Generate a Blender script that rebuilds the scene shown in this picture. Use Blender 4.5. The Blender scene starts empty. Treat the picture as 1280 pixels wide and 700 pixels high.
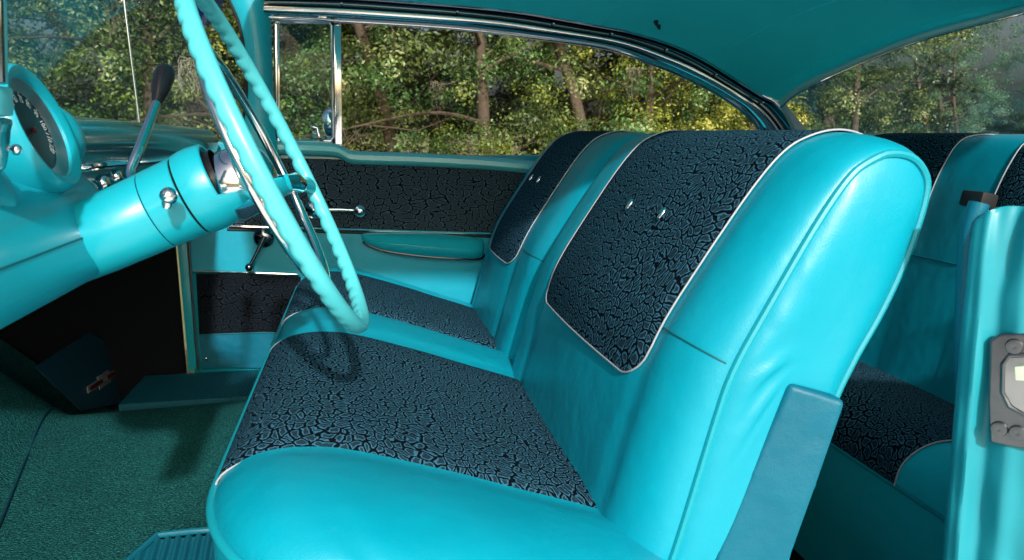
import bpy, bmesh, math, random
import numpy as np
from mathutils import Vector, Matrix

random.seed(7)
RNG = np.random.default_rng(11)
scene = bpy.context.scene
COL = scene.collection
A = np.array

# ------------------------------------------------------------------ camera
F_PX, IW, IH = 950.0, 1280.0, 700.0
EYE = A([0.0, 0.0, 0.87])
_d = A([452.0 - 640.0, 350.0 - 165.0, F_PX]); _d /= np.linalg.norm(_d)
_u = A([0.0, F_PX, -(350.0 - 165.0)]); _u /= np.linalg.norm(_u)
_r = np.cross(_d, _u); _r = -_r if _r[0] < 0 else _r
CAMM = np.stack([_r, _d, _u])          # rows: world X (to the car's rear), Y (across the car), Z


def ray(px, py):
    w = CAMM @ A([px - 640.0, 350.0 - py, F_PX]); return w / np.linalg.norm(w)


def aty(px, py, Y):
    """point of the car on the lengthwise plane Y, measured off the photograph"""
    r = ray(px, py); return EYE + r * (Y - EYE[1]) / r[1]


def atx(px, py, X):
    r = ray(px, py); return EYE + r * (X - EYE[0]) / r[0]


def atz(px, py, Z):
    r = ray(px, py); return EYE + r * (Z - EYE[2]) / r[2]


cam_d = bpy.data.cameras.new('camera'); cam = bpy.data.objects.new('camera', cam_d); COL.objects.link(cam)
cam_d.sensor_width = 36.0; cam_d.lens = F_PX / IW * 36.0
cam_d.clip_start = 0.02; cam_d.clip_end = 2000
R3 = Matrix([list(CAMM[:, 0]), list(CAMM[:, 1]), list(-CAMM[:, 2])]).transposed()
cam.matrix_world = Matrix.Translation(Vector(EYE)) @ R3.to_4x4()
scene.camera = cam
cam_d.dof.use_dof = True; cam_d.dof.focus_distance = 1.35; cam_d.dof.aperture_fstop = 10.0

# ------------------------------------------------------------------ world and sun
SUN_TO = Vector((0.05, -0.865, 0.475)).normalized()
world = bpy.data.worlds.new('World'); scene.world = world; world.use_nodes = True
nt = world.node_tree
for n in list(nt.nodes): nt.nodes.remove(n)
wo = nt.nodes.new('ShaderNodeOutputWorld'); bg = nt.nodes.new('ShaderNodeBackground'); sk = nt.nodes.new('ShaderNodeTexSky')
sk.sky_type = 'NISHITA'; sk.sun_disc = False
sk.sun_elevation = math.asin(SUN_TO.z); sk.sun_rotation = math.atan2(SUN_TO.x, SUN_TO.y)
sk.air_density = 1.0; sk.dust_density = 8.0
bg.inputs['Strength'].default_value = 0.15
nt.links.new(sk.outputs[0], bg.inputs[0]); nt.links.new(bg.outputs[0], wo.inputs[0])
sd = bpy.data.lights.new('sun', 'SUN'); so = bpy.data.objects.new('sun', sd); COL.objects.link(so)
sd.energy = 5.0; sd.angle = math.radians(1.7); sd.color = (1.0, 0.97, 0.925)
so.rotation_euler = SUN_TO.to_track_quat('Z', 'Y').to_euler(); so.location = (0, -6, 5)

scene.render.engine = 'CYCLES'
scene.view_settings.view_transform = 'Standard'; scene.view_settings.look = 'None'
scene.view_settings.exposure = 0; scene.view_settings.gamma = 1
scene.cycles.max_bounces = 10; scene.cycles.transparent_max_bounces = 24; scene.cycles.diffuse_bounces = 8


# ------------------------------------------------------------------ node helper
class NT:
    def __init__(s, name):
        s.m = bpy.data.materials.new(name); s.m.use_nodes = True; s.t = s.m.node_tree
        for n in list(s.t.nodes): s.t.nodes.remove(n)
        s.out = s.n('ShaderNodeOutputMaterial')

    def n(s, typ, **kw):
        nd = s.t.nodes.new(typ)
        for k, v in kw.items():
            if hasattr(nd, k): setattr(nd, k, v)
            else: s.set(nd, k, v)
        return nd

    def set(s, nd, k, v):
        nd.inputs[k].default_value = v

    def l(s, a, b): s.t.links.new(a, b)

    def math(s, op, a, b=None, clamp=False):
        nd = s.n('ShaderNodeMath', operation=op, use_clamp=clamp)
        for i, v in enumerate((a, b)):
            if v is None: continue
            if isinstance(v, (int, float)): nd.inputs[i].default_value = v
            else: s.l(v, nd.inputs[i])
        return nd.outputs[0]

    def ramp(s, fac, stops, interp='LINEAR'):
        nd = s.n('ShaderNodeValToRGB'); cr = nd.color_ramp; cr.interpolation = interp
        while len(cr.elements) < len(stops): cr.elements.new(0.5)
        for e, (p, c) in zip(cr.elements, stops):
            e.position = p; e.color = tuple(c) + ((1,) if len(c) == 3 else ())
        s.l(fac, nd.inputs[0]); return nd.outputs[0]

    def mix(s, fac, a, b, typ='MIX'):
        nd = s.n('ShaderNodeMix', data_type='RGBA', blend_type=typ)
        for i, v in ((0, fac), (6, a), (7, b)):
            if isinstance(v, (int, float)): nd.inputs[i].default_value = v
            elif isinstance(v, (tuple, list)): nd.inputs[i].default_value = tuple(v) + ((1,) if len(v) == 3 else ())
            else: s.l(v, nd.inputs[i])
        return nd.outputs[2]

    def noise(s, vec, scale, detail=3.0, rough=0.55, dist=0.0):
        nd = s.n('ShaderNodeTexNoise')
        nd.inputs['Scale'].default_value = scale; nd.inputs['Detail'].default_value = detail
        nd.inputs['Roughness'].default_value = rough; nd.inputs['Distortion'].default_value = dist
        if vec is not None: s.l(vec, nd.inputs['Vector'])
        return nd

    def coord(s, kind='Object'):
        return s.n('ShaderNodeTexCoord').outputs[kind]

    def bump(s, h, strength=0.3, dist=0.002, normal=None):
        nd = s.n('ShaderNodeBump'); nd.inputs['Strength'].default_value = strength; nd.inputs['Distance'].default_value = dist
        s.l(h, nd.inputs['Height'])
        if normal is not None: s.l(normal, nd.inputs['Normal'])
        return nd.outputs[0]

    def pbsdf(s, **kw):
        p = s.n('ShaderNodeBsdfPrincipled')
        for k, v in kw.items():
            k = k.replace('_', ' ')
            if isinstance(v, (int, float)): p.inputs[k].default_value = v
            elif isinstance(v, (tuple, list)): p.inputs[k].default_value = tuple(v) + ((1,) if len(v) == 3 else ())
            else: s.l(v, p.inputs[k])
        s.l(p.outputs[0], s.out.inputs[0]); return p


def m_vinyl(name, col, dark, rough=0.36, wrinkle=0.75, spec=0.30, coat=0.12):
    t = NT(name); c = t.coord()
    big = t.noise(c, 3.2, 4, 0.6); mid = t.noise(c, 17, 5, 0.6); fine = t.n('ShaderNodeTexVoronoi'); fine.inputs['Scale'].default_value = 620
    t.l(c, fine.inputs['Vector'])
    base = t.mix(t.ramp(big.outputs[0], [(0.35, (0, 0, 0)), (0.7, (1, 1, 1))]), dark, col)
    scuff = t.noise(c, 60, 6, 0.7)
    base = t.mix(t.ramp(scuff.outputs[0], [(0.6, (0, 0, 0)), (0.8, (0.16, 0.16, 0.16))]), base, (col[0] + .05, col[1] * 1.15, col[2] * 1.12))
    h1 = t.bump(big.outputs[0], wrinkle * 0.5, 0.02)
    h2 = t.bump(mid.outputs[0], wrinkle * 0.35, 0.004, h1)
    h3 = t.bump(fine.outputs[0], 0.22, 0.0007, h2)
    rg = t.ramp(mid.outputs[0], [(0.3, (rough - .06,) * 3), (0.75, (rough + .10,) * 3)])
    t.pbsdf(Base_Color=base, Roughness=rg, Normal=h3, Specular_IOR_Level=spec, Coat_Weight=coat, Coat_Roughness=0.26)
    return t.m


def m_paint(name, col, rough=0.26, coat=0.2, dirt=True):
    t = NT(name); c = t.coord()
    n = t.noise(c, 5, 5, 0.65)
    base = t.mix(t.ramp(n.outputs[0], [(0.35, (0, 0, 0)), (0.75, (1, 1, 1))]), tuple(x * .88 for x in col), col)
    sp = t.noise(c, 240, 2, 0.5)
    nb = t.bump(t.noise(c, 22, 3).outputs[0], 0.06, 0.003)
    rg = t.ramp(n.outputs[0], [(0.3, (rough,) * 3), (0.8, (rough + .12,) * 3)])
    t.pbsdf(Base_Color=base, Roughness=rg, Normal=nb, Coat_Weight=coat, Coat_Roughness=0.08, Specular_IOR_Level=0.4)
    return t.m


def m_fabric(name, scale, black=(0.003, 0.005, 0.008), rim=(0.036, 0.132, 0.205), inner=(0.012, 0.031, 0.047), stretch=(1, 1, 1), vein=0.140, rimw=0.075):
    """pebble cloth: dark veins, pale outline round each pebble, grey blue middle"""
    t = NT(name); uv = t.coord('UV')
    mp = t.n('ShaderNodeMapping'); mp.inputs['Scale'].default_value = stretch; t.l(uv, mp.inputs[0]); uv = mp.outputs[0]
    dn = t.noise(uv, scale * 1.15, 2, 0.5)
    off = t.n('ShaderNodeVectorMath', operation='SUBTRACT'); t.l(dn.outputs['Color'], off.inputs[0]); off.inputs[1].default_value = (.5, .5, .5)
    sc = t.n('ShaderNodeVectorMath', operation='SCALE'); t.l(off.outputs[0], sc.inputs[0]); sc.inputs[3].default_value = 0.80 / scale
    ad = t.n('ShaderNodeVectorMath', operation='ADD'); t.l(uv, ad.inputs[0]); t.l(sc.outputs[0], ad.inputs[1])
    # slow stretch of the cell size: clusters of large and of small pebbles
    lo = t.noise(uv, scale * 0.16, 1, 0.4)
    off2 = t.n('ShaderNodeVectorMath', operation='SUBTRACT'); t.l(lo.outputs['Color'], off2.inputs[0]); off2.inputs[1].default_value = (.5, .5, .5)
    sc2 = t.n('ShaderNodeVectorMath', operation='SCALE'); t.l(off2.outputs[0], sc2.inputs[0]); sc2.inputs[3].default_value = 3.2 / scale
    ad2 = t.n('ShaderNodeVectorMath', operation='ADD'); t.l(ad.outputs[0], ad2.inputs[0]); t.l(sc2.outputs[0], ad2.inputs[1])
    v = t.n('ShaderNodeTexVoronoi', feature='DISTANCE_TO_EDGE', voronoi_dimensions='2D')
    v.inputs['Scale'].default_value = scale; v.inputs['Randomness'].default_value = 0.95; t.l(ad2.outputs[0], v.inputs['Vector'])
    jit = t.noise(uv, scale * 3.3, 2, 0.6)
    d = t.math('ADD', v.outputs['Distance'], t.math('MULTIPLY', t.math('SUBTRACT', jit.outputs[0], 0.5), 0.06))
    colr = t.ramp(d, [(max(0, vein - .035), black), (vein, rim), (vein + rimw, rim), (vein + rimw + .04, inner), (1, inner)])
    weave = t.noise(uv, 900, 1, 0.5)
    colr = t.mix(1.0, colr, t.ramp(weave.outputs[0], [(0.3, (.62, .62, .62)), (0.75, (1.3, 1.3, 1.3))]), 'MULTIPLY')
    h = t.bump(t.ramp(d, [(0.03, (0, 0, 0)), (0.20, (1, 1, 1))]), 0.35, 0.0014)
    h2 = t.bump(weave.outputs[0], 0.35, 0.0008, h)
    t.pbsdf(Base_Color=colr, Roughness=0.85, Normal=h2, Specular_IOR_Level=0.02)
    return t.m


def m_metal(name, col=(0.82, 0.83, 0.85), rough=0.07, smear=0.10, metallic=1.0):
    t = NT(name); c = t.coord(); n = t.noise(c, 35, 5, 0.7)
    rg = t.ramp(n.outputs[0], [(0.35, (rough,) * 3), (0.85, (rough + smear,) * 3)])
    nb = t.bump(t.noise(c, 14, 2).outputs[0], 0.08, 0.004)
    t.pbsdf(Base_Color=col, Metallic=metallic, Roughness=rg, Normal=nb)
    return t.m


def m_plain(name, col, rough=0.5, spec=0.4, noise=0.25, scale=40, bump=0.15):
    t = NT(name); c = t.coord(); n = t.noise(c, scale, 5, 0.65)
    base = t.mix(n.outputs[0], tuple(x * (1 - noise) for x in col), tuple(x * (1 + noise) for x in col))
    t.pbsdf(Base_Color=base, Roughness=rough, Specular_IOR_Level=spec, Normal=t.bump(n.outputs[0], bump, 0.002))
    return t.m


def m_carpet(name):
    t = NT(name); c = t.coord()
    mp = t.n('ShaderNodeMapping'); mp.inputs['Scale'].default_value = (1.0, 1.5, 1); t.l(c, mp.inputs[0])
    v = t.n('ShaderNodeTexVoronoi'); v.inputs['Scale'].default_value = 210; t.l(mp.outputs[0], v.inputs['Vector'])
    rows = t.n('ShaderNodeTexWave', wave_type='BANDS', bands_direction='Y'); rows.inputs['Scale'].default_value = 42
    rows.inputs['Distortion'].default_value = 5; rows.inputs['Detail'].default_value = 2; rows.inputs['Detail Scale'].default_value = 3
    t.l(c, rows.inputs['Vector'])
    sp = t.noise(c, 300, 3, 0.7); big = t.noise(c, 4, 4, 0.6)
    col = t.mix(t.ramp(sp.outputs[0], [(0.40, (0, 0, 0)), (0.66, (1, 1, 1))]), (0.002, 0.034, 0.038), (0.020, 0.175, 0.180))
    col = t.mix(t.math('MULTIPLY', rows.outputs[0], 0.45), col, (0.002, 0.030, 0.030))
    col = t.mix(1.0, col, t.ramp(big.outputs[0], [(0.3, (.75, .8, .8)), (0.7, (1.2, 1.15, 1.1))]), 'MULTIPLY')
    hh = t.math('ADD', t.math('MULTIPLY', v.outputs['Distance'], -1.0), sp.outputs[0])
    t.pbsdf(Base_Color=col, Roughness=0.95, Specular_IOR_Level=0.08, Normal=t.bump(hh, 0.9, 0.004))
    return t.m


def m_glass(name, tint=(0.9, 0.97, 0.97), haze=0.0, streak=False, hazecol=(0.5, 0.75, 0.8), refl=1.0):
    t = NT(name); c = t.coord()
    tr = t.n('ShaderNodeBsdfTransparent'); tr.inputs[0].default_value = tuple(tint) + (1,)
    gl = t.n('ShaderNodeBsdfGlossy'); gl.inputs['Roughness'].default_value = 0.02; gl.inputs[0].default_value = (.9, .95, 1, 1)
    fr = t.n('ShaderNodeFresnel'); fr.inputs[0].default_value = 1.5
    m1 = t.n('ShaderNodeMixShader'); t.l(t.math('MULTIPLY', fr.outputs[0], refl), m1.inputs[0]); t.l(tr.outputs[0], m1.inputs[1]); t.l(gl.outputs[0], m1.inputs[2])
    last = m1.outputs[0]
    if haze > 0:
        df = t.n('ShaderNodeBsdfTranslucent'); df.inputs[0].default_value = tuple(hazecol) + (1,)
        df2 = t.n('ShaderNodeBsdfDiffuse'); df2.inputs[0].default_value = tuple(hazecol) + (1,)
        dd = t.n('ShaderNodeMixShader'); dd.inputs[0].default_value = .5; t.l(df.outputs[0], dd.inputs[1]); t.l(df2.outputs[0], dd.inputs[2])
        if streak:
            mp = t.n('ShaderNodeMapping'); mp.inputs['Rotation'].default_value = (0.0, 0.0, 0.0); mp.inputs['Scale'].default_value = (1.2, 1.2, 6.0)
            mp.inputs['Rotation'].default_value = (0.75, 0.35, 0.0)
            t.l(c, mp.inputs[0]); n = t.noise(mp.outputs[0], 1.7, 4, 0.6, 0.4)
            f = t.math('MULTIPLY', t.ramp(n.outputs[0], [(0.38, (.18, .18, .18)), (0.62, (1, 1, 1))]), haze)
        else:
            n = t.noise(c, 6, 4, 0.6); f = t.math('MULTIPLY', n.outputs[0], haze * 2)
        m2 = t.n('ShaderNodeMixShader'); t.l(f, m2.inputs[0]); t.l(last, m2.inputs[1]); t.l(dd.outputs[0], m2.inputs[2]); last = m2.outputs[0]
    t.l(last, t.out.inputs[0]); return t.m


def m_leaf(name, stops, trans=0.22):
    t = NT(name); g = t.n('ShaderNodeNewGeometry'); c = t.coord()
    n = t.noise(c, 1.2, 4, 0.6); nn = t.ramp(n.outputs[0], [(0.36, (0, 0, 0)), (0.64, (1, 1, 1))])  # slow noise darkens whole patches, standing in for shade between clumps
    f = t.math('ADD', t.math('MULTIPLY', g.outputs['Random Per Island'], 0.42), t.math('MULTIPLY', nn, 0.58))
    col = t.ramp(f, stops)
    p = t.n('ShaderNodeBsdfPrincipled'); t.l(col, p.inputs['Base Color']); p.inputs['Roughness'].default_value = 0.42; p.inputs['Specular IOR Level'].default_value = 0.45
    tl = t.n('ShaderNodeBsdfTranslucent'); t.l(t.mix(1.0, col, (1.3, 1.35, 0.6), 'MULTIPLY'), tl.inputs[0])
    mx = t.n('ShaderNodeMixShader'); mx.inputs[0].default_value = trans; t.l(p.outputs[0], mx.inputs[1]); t.l(tl.outputs[0], mx.inputs[2])
    t.l(mx.outputs[0], t.out.inputs[0]); return t.m


TEAL = (0.0010, 0.276, 0.384)
M = dict(
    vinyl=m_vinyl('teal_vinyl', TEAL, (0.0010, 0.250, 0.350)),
    vinyl_rear_lifted=m_vinyl('brightened_rear_vinyl', (0.006, 0.50, 0.62), (0.005, 0.46, 0.57)),  # same vinyl, colour brightened to make up for missing light at the rear
    vinyl_dk=m_vinyl('deep_teal_vinyl', (0.0010, 0.120, 0.185), (0.0010, 0.092, 0.150), 0.46, 1.6, 0.2, 0.05),
    piping=m_plain('teal_welt', (0.004, 0.26, 0.335), 0.4, 0.4, 0.05),
    seam=m_plain('seam_thread', (0.002, 0.10, 0.13), 0.6, 0.3, 0.1),
    white=m_plain('pale_welt', (0.30, 0.33, 0.37), 0.45, 0.4, 0.1),
    paint=m_paint('teal_paint', (0.005, 0.320, 0.410)),
    paint_pale=m_paint('pale_teal_plastic', (0.075, 0.50, 0.56), 0.3, 0.2),
    paint_jamb=m_paint('jamb_paint', (0.007, 0.255, 0.325), 0.40, 0.05),
    paint_dk=m_paint('deep_teal_paint', (0.004, 0.16, 0.20), 0.10, 0.6),
    headliner=m_vinyl('headliner_cloth', (0.030, 0.80, 0.88), (0.026, 0.76, 0.85), 0.75, 0.10, 0.2, 0.0),
    fabric=m_fabric('pebble_cloth', 70),
    fabric_shaded=m_fabric('shade_dark_pebble_cloth', 46, (0.002, 0.002, 0.003), (0.012, 0.020, 0.028), (0.006, 0.009, 0.013), (0.8, 1.6, 1), 0.10, 0.05),  # door cloth again, the shade low on the door put into its colours
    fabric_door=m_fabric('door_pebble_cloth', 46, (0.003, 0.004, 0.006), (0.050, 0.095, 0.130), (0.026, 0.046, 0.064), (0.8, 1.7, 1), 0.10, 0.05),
    fabric_rear=m_fabric('rear_pebble_cloth', 66),
    chrome=m_metal('chrome'),
    chrome_dk=m_metal('dark_chrome', (0.16, 0.19, 0.21), 0.10, 0.12),
    zinc=m_metal('zinc', (0.15, 0.165, 0.18), 0.28, 0.40),
    black=m_plain('black_plastic', (0.006, 0.006, 0.008), 0.22, 0.5, 0.2),
    rubber=m_plain('rubber', (0.007, 0.008, 0.010), 0.6, 0.3, 0.3),
    dark=m_plain('dark_board', (0.004, 0.006, 0.008), 0.9, 0.1, 0.3),
    carpet=m_carpet('loop_carpet'),
    mat=m_plain('shade_dark_rubber_mat', (0.003, 0.036, 0.058), 0.45, 0.35, 0.15),  # footwell shade is put into this dark colour
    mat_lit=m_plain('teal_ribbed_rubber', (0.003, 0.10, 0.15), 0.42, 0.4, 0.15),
    mat_shaded=m_plain('shaded_ribbed_rubber', (0.002, 0.080, 0.115), 0.5, 0.25, 0.15),  # darker copy of the ribbed rubber, footwell shade put into the colour
    dial=m_plain('dial_black', (0.012, 0.012, 0.014), 0.35, 0.5, 0.1),
    bezel=m_metal('dial_bezel', (0.42, 0.43, 0.44), 0.28, 0.25),
    numeral=m_plain('numeral_white', (0.72, 0.72, 0.70), 0.5, 0.3, 0.03),
    glass=m_glass('clear_glass', (0.84, 0.97, 0.98), 0.02, hazecol=(.3, .6, .65), refl=.35),
    vent=m_glass('vent_glass', (0.60, 0.80, 0.86), 0.04, hazecol=(.2, .55, .7), refl=.4),
    shade=m_glass('blue_shade_glass', (0.02, 0.10, 0.62), 0.05, hazecol=(.05, .15, .7)),
    rear_glass=m_glass('glare_streak_glass', (0.95, 1.0, 1.0), 0.20, True, (0.25, 0.85, 0.95), refl=.3),  # coloured streaks in the pane stand in for reflections
    red=m_plain('emblem_red', (0.045, 0.006, 0.006), 0.4, 0.4, 0.1),
    silver=m_plain('emblem_silver', (0.12, 0.135, 0.14), 0.35, 0.5, 0.1),
    lens=m_plain('pale_lens', (0.55, 0.72, 0.52), 0.3, 0.4, 0.05),
    bark=m_plain('bark', (0.085, 0.066, 0.05), 0.9, 0.1, 0.6, 18, 1.0),
    moss=m_plain('spanish_moss', (0.21, 0.20, 0.145), 0.95, 0.05, 0.3, 30, 0.3),
    leaf_olive=m_leaf('olive_leaves', [(0.10, (0.009, 0.020, 0.006)), (0.40, (0.052, 0.088, 0.022)), (0.68, (0.165, 0.225, 0.062)), (0.88, (0.36, 0.40, 0.16)), (1.0, (0.60, 0.62, 0.40))]),
    leaf_green=m_leaf('green_leaves', [(0.10, (0.008, 0.024, 0.008)), (0.40, (0.038, 0.095, 0.026)), (0.68, (0.12, 0.24, 0.07)), (0.88, (0.28, 0.40, 0.17)), (1.0, (0.55, 0.64, 0.42))]),
    leaf_yellow=m_leaf('yellow_leaves', [(0.10, (0.02, 0.035, 0.005)), (0.40, (0.13, 0.18, 0.025)), (0.68, (0.32, 0.36, 0.055)), (0.88, (0.50, 0.46, 0.11)), (1.0, (0.66, 0.60, 0.28))]),
    leaf_blue=m_leaf('blue_green_leaves', [(0.10, (0.008, 0.028, 0.018)), (0.40, (0.036, 0.098, 0.058)), (0.68, (0.11, 0.23, 0.15)), (0.88, (0.27, 0.39, 0.30)), (1.0, (0.53, 0.64, 0.55))]),
    leaf_shade_dark=m_leaf('shade_leaves', [(0.15, (0.006, 0.012, 0.004)), (0.5, (0.02, 0.034, 0.010)), (0.85, (0.06, 0.075, 0.02))]),  # back row leaves, deep shade put into their colour
    pale_trim=m_paint('pale_trim', (0.30, 0.66, 0.70), 0.3, 0.3),
    offwhite=m_paint('pale_pillar', (0.62, 0.66, 0.70), 0.3, 0.3),
    leaf_shrub=m_leaf('shrub_leaves', [(0.15, (0.03, 0.05, 0.006)), (0.45, (0.11, 0.16, 0.02)), (0.8, (0.26, 0.31, 0.04))]),
)
mg = NT('grass_ground'); _c = mg.coord(); _n = mg.noise(_c, 1.2, 6, .65); _n2 = mg.noise(_c, 40, 4, .7)
_b = mg.mix(_n.outputs[0], (0.12, 0.15, 0.05), (0.30, 0.28, 0.16)); _b = mg.mix(1.0, _b, mg.ramp(_n2.outputs[0], [(.3, (.6, .6, .6)), (.7, (1.3, 1.3, 1.3))]), 'MULTIPLY')
mg.pbsdf(Base_Color=_b, Roughness=0.95, Specular_IOR_Level=0.1, Normal=mg.bump(_n2.outputs[0], .8, .02)); M['grass'] = mg.m
M['bounce_white'] = m_plain('bright_bounce_ground', (0.82, 0.80, 0.76), 0.85, 0.2, 0.15, 12, 0.3)  # bright reflecting colour for the added ground sheet


# ------------------------------------------------------------------ mesh helpers
class MB:
    def __init__(s): s.v = []; s.f = []; s.uv = []; s.nv = 0; s.mi = []

    def add(s, verts, faces, uvs=None):
        verts = np.asarray(verts, float).reshape(-1, 3); o = s.nv
        s.v.append(verts); s.nv += len(verts)
        s.uv.append(np.asarray(uvs, float).reshape(-1, 2) if uvs is not None else verts[:, :2].copy())
        s.f += [tuple(i + o for i in f) for f in faces]
        return s

    def grid(s, P, uv=None, cu=False, cv=False, flip=False):
        P = np.asarray(P, float); nu, nv = P.shape[:2]; fs = []
        for i in range(nu if cu else nu - 1):
            for j in range(nv if cv else nv - 1):
                a, b, c, d = i * nv + j, ((i + 1) % nu) * nv + j, ((i + 1) % nu) * nv + (j + 1) % nv, i * nv + (j + 1) % nv
                fs.append((a, d, c, b) if flip else (a, b, c, d))
        return s.add(P, fs, uv)

    def tube(s, pts, r, n=10, closed=False, caps=True, flat=None):
        P = np.asarray(pts, float); k = len(P); r = np.full(k, r, float) if np.isscalar(r) else np.asarray(r, float)
        T = np.empty_like(P)
        for i in range(k):
            a = P[(i - 1) % k] if (closed or i > 0) else P[i]; b = P[(i + 1) % k] if (closed or i < k - 1) else P[i]
            t = b - a; T[i] = t / (np.linalg.norm(t) + 1e-12)
        ref = A([0, 0, 1.0]) if abs(T[0][2]) < .9 else A([1.0, 0, 0])
        N = np.cross(T[0], ref); N /= np.linalg.norm(N); rings = []
        for i in range(k):
            N = N - T[i] * (N @ T[i]); N /= np.linalg.norm(N) + 1e-12; B = np.cross(T[i], N)
            a = np.arange(n) / n * 2 * np.pi
            rings.append(P[i] + r[i] * (np.cos(a)[:, None] * N + np.sin(a)[:, None] * B))
        o = s.nv; s.grid(rings, cu=closed, cv=True)
        if caps and not closed:
            s.f.append(tuple(o + j for j in range(n))[::-1]); s.f.append(tuple(o + (k - 1) * n + j for j in range(n)))
        return s

    def revolve(s, prof, origin, axis, n=32, caps=True):
        ax = A(axis, float); ax /= np.linalg.norm(ax); ref = A([0, 1.0, 0]) if abs(ax[1]) < .9 else A([0, 0, 1.0])
        e1 = np.cross(ax, ref); e1 /= np.linalg.norm(e1); e2 = np.cross(ax, e1); a = np.arange(n) / n * 2 * np.pi
        rings = [A(origin) + t * ax + max(r, 1e-5) * (np.cos(a)[:, None] * e1 + np.sin(a)[:, None] * e2) for t, r in prof]
        return s.grid(rings, cv=True)

    def sphere(s, c, r, n=20, sc=(1, 1, 1)):
        th = np.linspace(0, np.pi, n // 2 + 1); a = np.arange(n) / n * 2 * np.pi
        P = np.stack([np.stack([np.sin(t) * np.cos(a) * sc[0], np.sin(t) * np.sin(a) * sc[1], np.full(n, np.cos(t)) * sc[2]], 1) for t in th])
        P[0, :, :2] *= 0; P[-1, :, :2] *= 0
        return s.grid(A(c) + r * P, cv=True)

    def box(s, c, size, rot=None, bev=0.0, seg=2):
        bm = bmesh.new(); bmesh.ops.create_cube(bm, size=1.0)
        for v in bm.verts: v.co = Vector((v.co.x * size[0], v.co.y * size[1], v.co.z * size[2]))
        if bev > 0: bmesh.ops.bevel(bm, geom=list(bm.edges), offset=bev, segments=seg, profile=.6, affect='EDGES')
        Rm = rot if rot is not None else Matrix.Identity(3)
        bm.verts.index_update()
        vs = [list(Rm @ v.co + Vector(c)) for v in bm.verts]; fs = [tuple(v.index for v in f.verts) for f in bm.faces]; bm.free()
        return s.add(vs, fs)

    def prism(s, poly, direction, bev=0.0, seg=2):
        """flat polygon (3D points) pushed along direction, edges bevelled"""
        poly = [Vector(p) for p in poly]; bm = bmesh.new(); vs = [bm.verts.new(p) for p in poly]; f = bm.faces.new(vs)
        r = bmesh.ops.extrude_face_region(bm, geom=[f])
        for g in r['geom']:
            if isinstance(g, bmesh.types.BMVert): g.co += Vector(direction)
        bmesh.ops.recalc_face_normals(bm, faces=list(bm.faces))
        if bev > 0: bmesh.ops.bevel(bm, geom=list(bm.edges), offset=bev, segments=seg, profile=.6, affect='EDGES')
        bm.verts.index_update()
        v2 = [list(v.co) for v in bm.verts]; fs = [tuple(v.index for v in ff.verts) for ff in bm.faces]; bm.free()
        return s.add(v2, fs)

    def mesh(s, name, mat, org=(0, 0, 0), smooth=True, angle=40, fix=True):
        me = bpy.data.meshes.new(name); V = np.concatenate(s.v) - A(org); U = np.concatenate(s.uv)
        me.from_pydata(V.tolist(), [], s.f); me.update()
        ul = me.uv_layers.new(name='UVMap'); li = np.empty(len(me.loops), int); me.loops.foreach_get('vertex_index', li)
        ul.data.foreach_set('uv', U[li].astype(np.float32).ravel())
        me.materials.append(mat)
        if fix:
            bm = bmesh.new(); bm.from_mesh(me); bmesh.ops.remove_doubles(bm, verts=bm.verts, dist=1e-6)
            bmesh.ops.recalc_face_normals(bm, faces=bm.faces); bm.to_mesh(me); bm.free()
        if smooth:
            me.polygons.foreach_set('use_smooth', [True] * len(me.polygons))
            if angle: me.set_sharp_from_angle(angle=math.radians(angle))
        return me

    def build(s, name, mat, parent=None, smooth=True, angle=40, label=None, fix=True):
        org = A(root_of(parent).location) if parent else A([0, 0, 0])
        o = bpy.data.objects.new(name, s.mesh(name, M[mat] if isinstance(mat, str) else mat, org, smooth, angle, fix)); COL.objects.link(o)
        if parent: o.parent = parent
        if label: o['label'] = label
        return o


def root_of(o):
    while o.parent: o = o.parent
    return o


def thing(name, label, cat, loc, group=None):
    o = bpy.data.objects.new(name, None); COL.objects.link(o); o.location = loc; o.empty_display_size = .1
    o['label'] = label; o['category'] = cat
    if group: o['group'] = group
    return o


def crom(pts, n, closed=False):
    """smooth curve through points, n samples evenly along its length"""
    P = np.asarray(pts, float); k = len(P); out = []
    for i in range(k if closed else k - 1):
        if closed: p0, p1, p2, p3 = P[(i - 1) % k], P[i], P[(i + 1) % k], P[(i + 2) % k]
        else: p0, p1, p2, p3 = P[max(i - 1, 0)], P[i], P[i + 1], P[min(i + 2, k - 1)]
        for t in np.linspace(0, 1, 24, endpoint=False):
            out.append(.5 * ((2 * p1) + (p2 - p0) * t + (2 * p0 - 5 * p1 + 4 * p2 - p3) * t * t + (3 * p1 - p0 - 3 * p2 + p3) * t ** 3))
    out.append(P[0] if closed else P[-1]); out = A(out)
    L = np.concatenate([[0], np.cumsum(np.linalg.norm(np.diff(out, axis=0), axis=1))])
    q = np.linspace(0, L[-1], n + 1)[:-1] if closed else np.linspace(0, L[-1], n)
    return np.stack([np.interp(q, L, out[:, j]) for j in range(out.shape[1])], 1)


class Profile:
    def __init__(s, pts, closed=False, w=None):
        s.c = crom(pts, 400, closed); d = np.gradient(s.c, axis=0); d /= np.linalg.norm(d, axis=1)[:, None] + 1e-12
        s.nrm = np.stack([-d[:, 1], d[:, 0]], 1)
        s.L = np.concatenate([[0], np.cumsum(np.linalg.norm(np.diff(s.c, axis=0), axis=1))]); s.len = s.L[-1]

    def at(s, q):      # q = length along the profile
        return A([np.interp(q, s.L, s.c[:, 0]), np.interp(q, s.L, s.c[:, 1])])

    def n(s, q):
        return A([np.interp(q, s.L, s.nrm[:, 0]), np.interp(q, s.L, s.nrm[:, 1])])


def dense_ends(y0, y1, n, r0, r1):
    """Y samples, closer together near the two rounded ends"""
    t = np.linspace(0, np.pi, n); return y0 + (y1 - y0) * (1 - np.cos(t)) / 2


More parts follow.
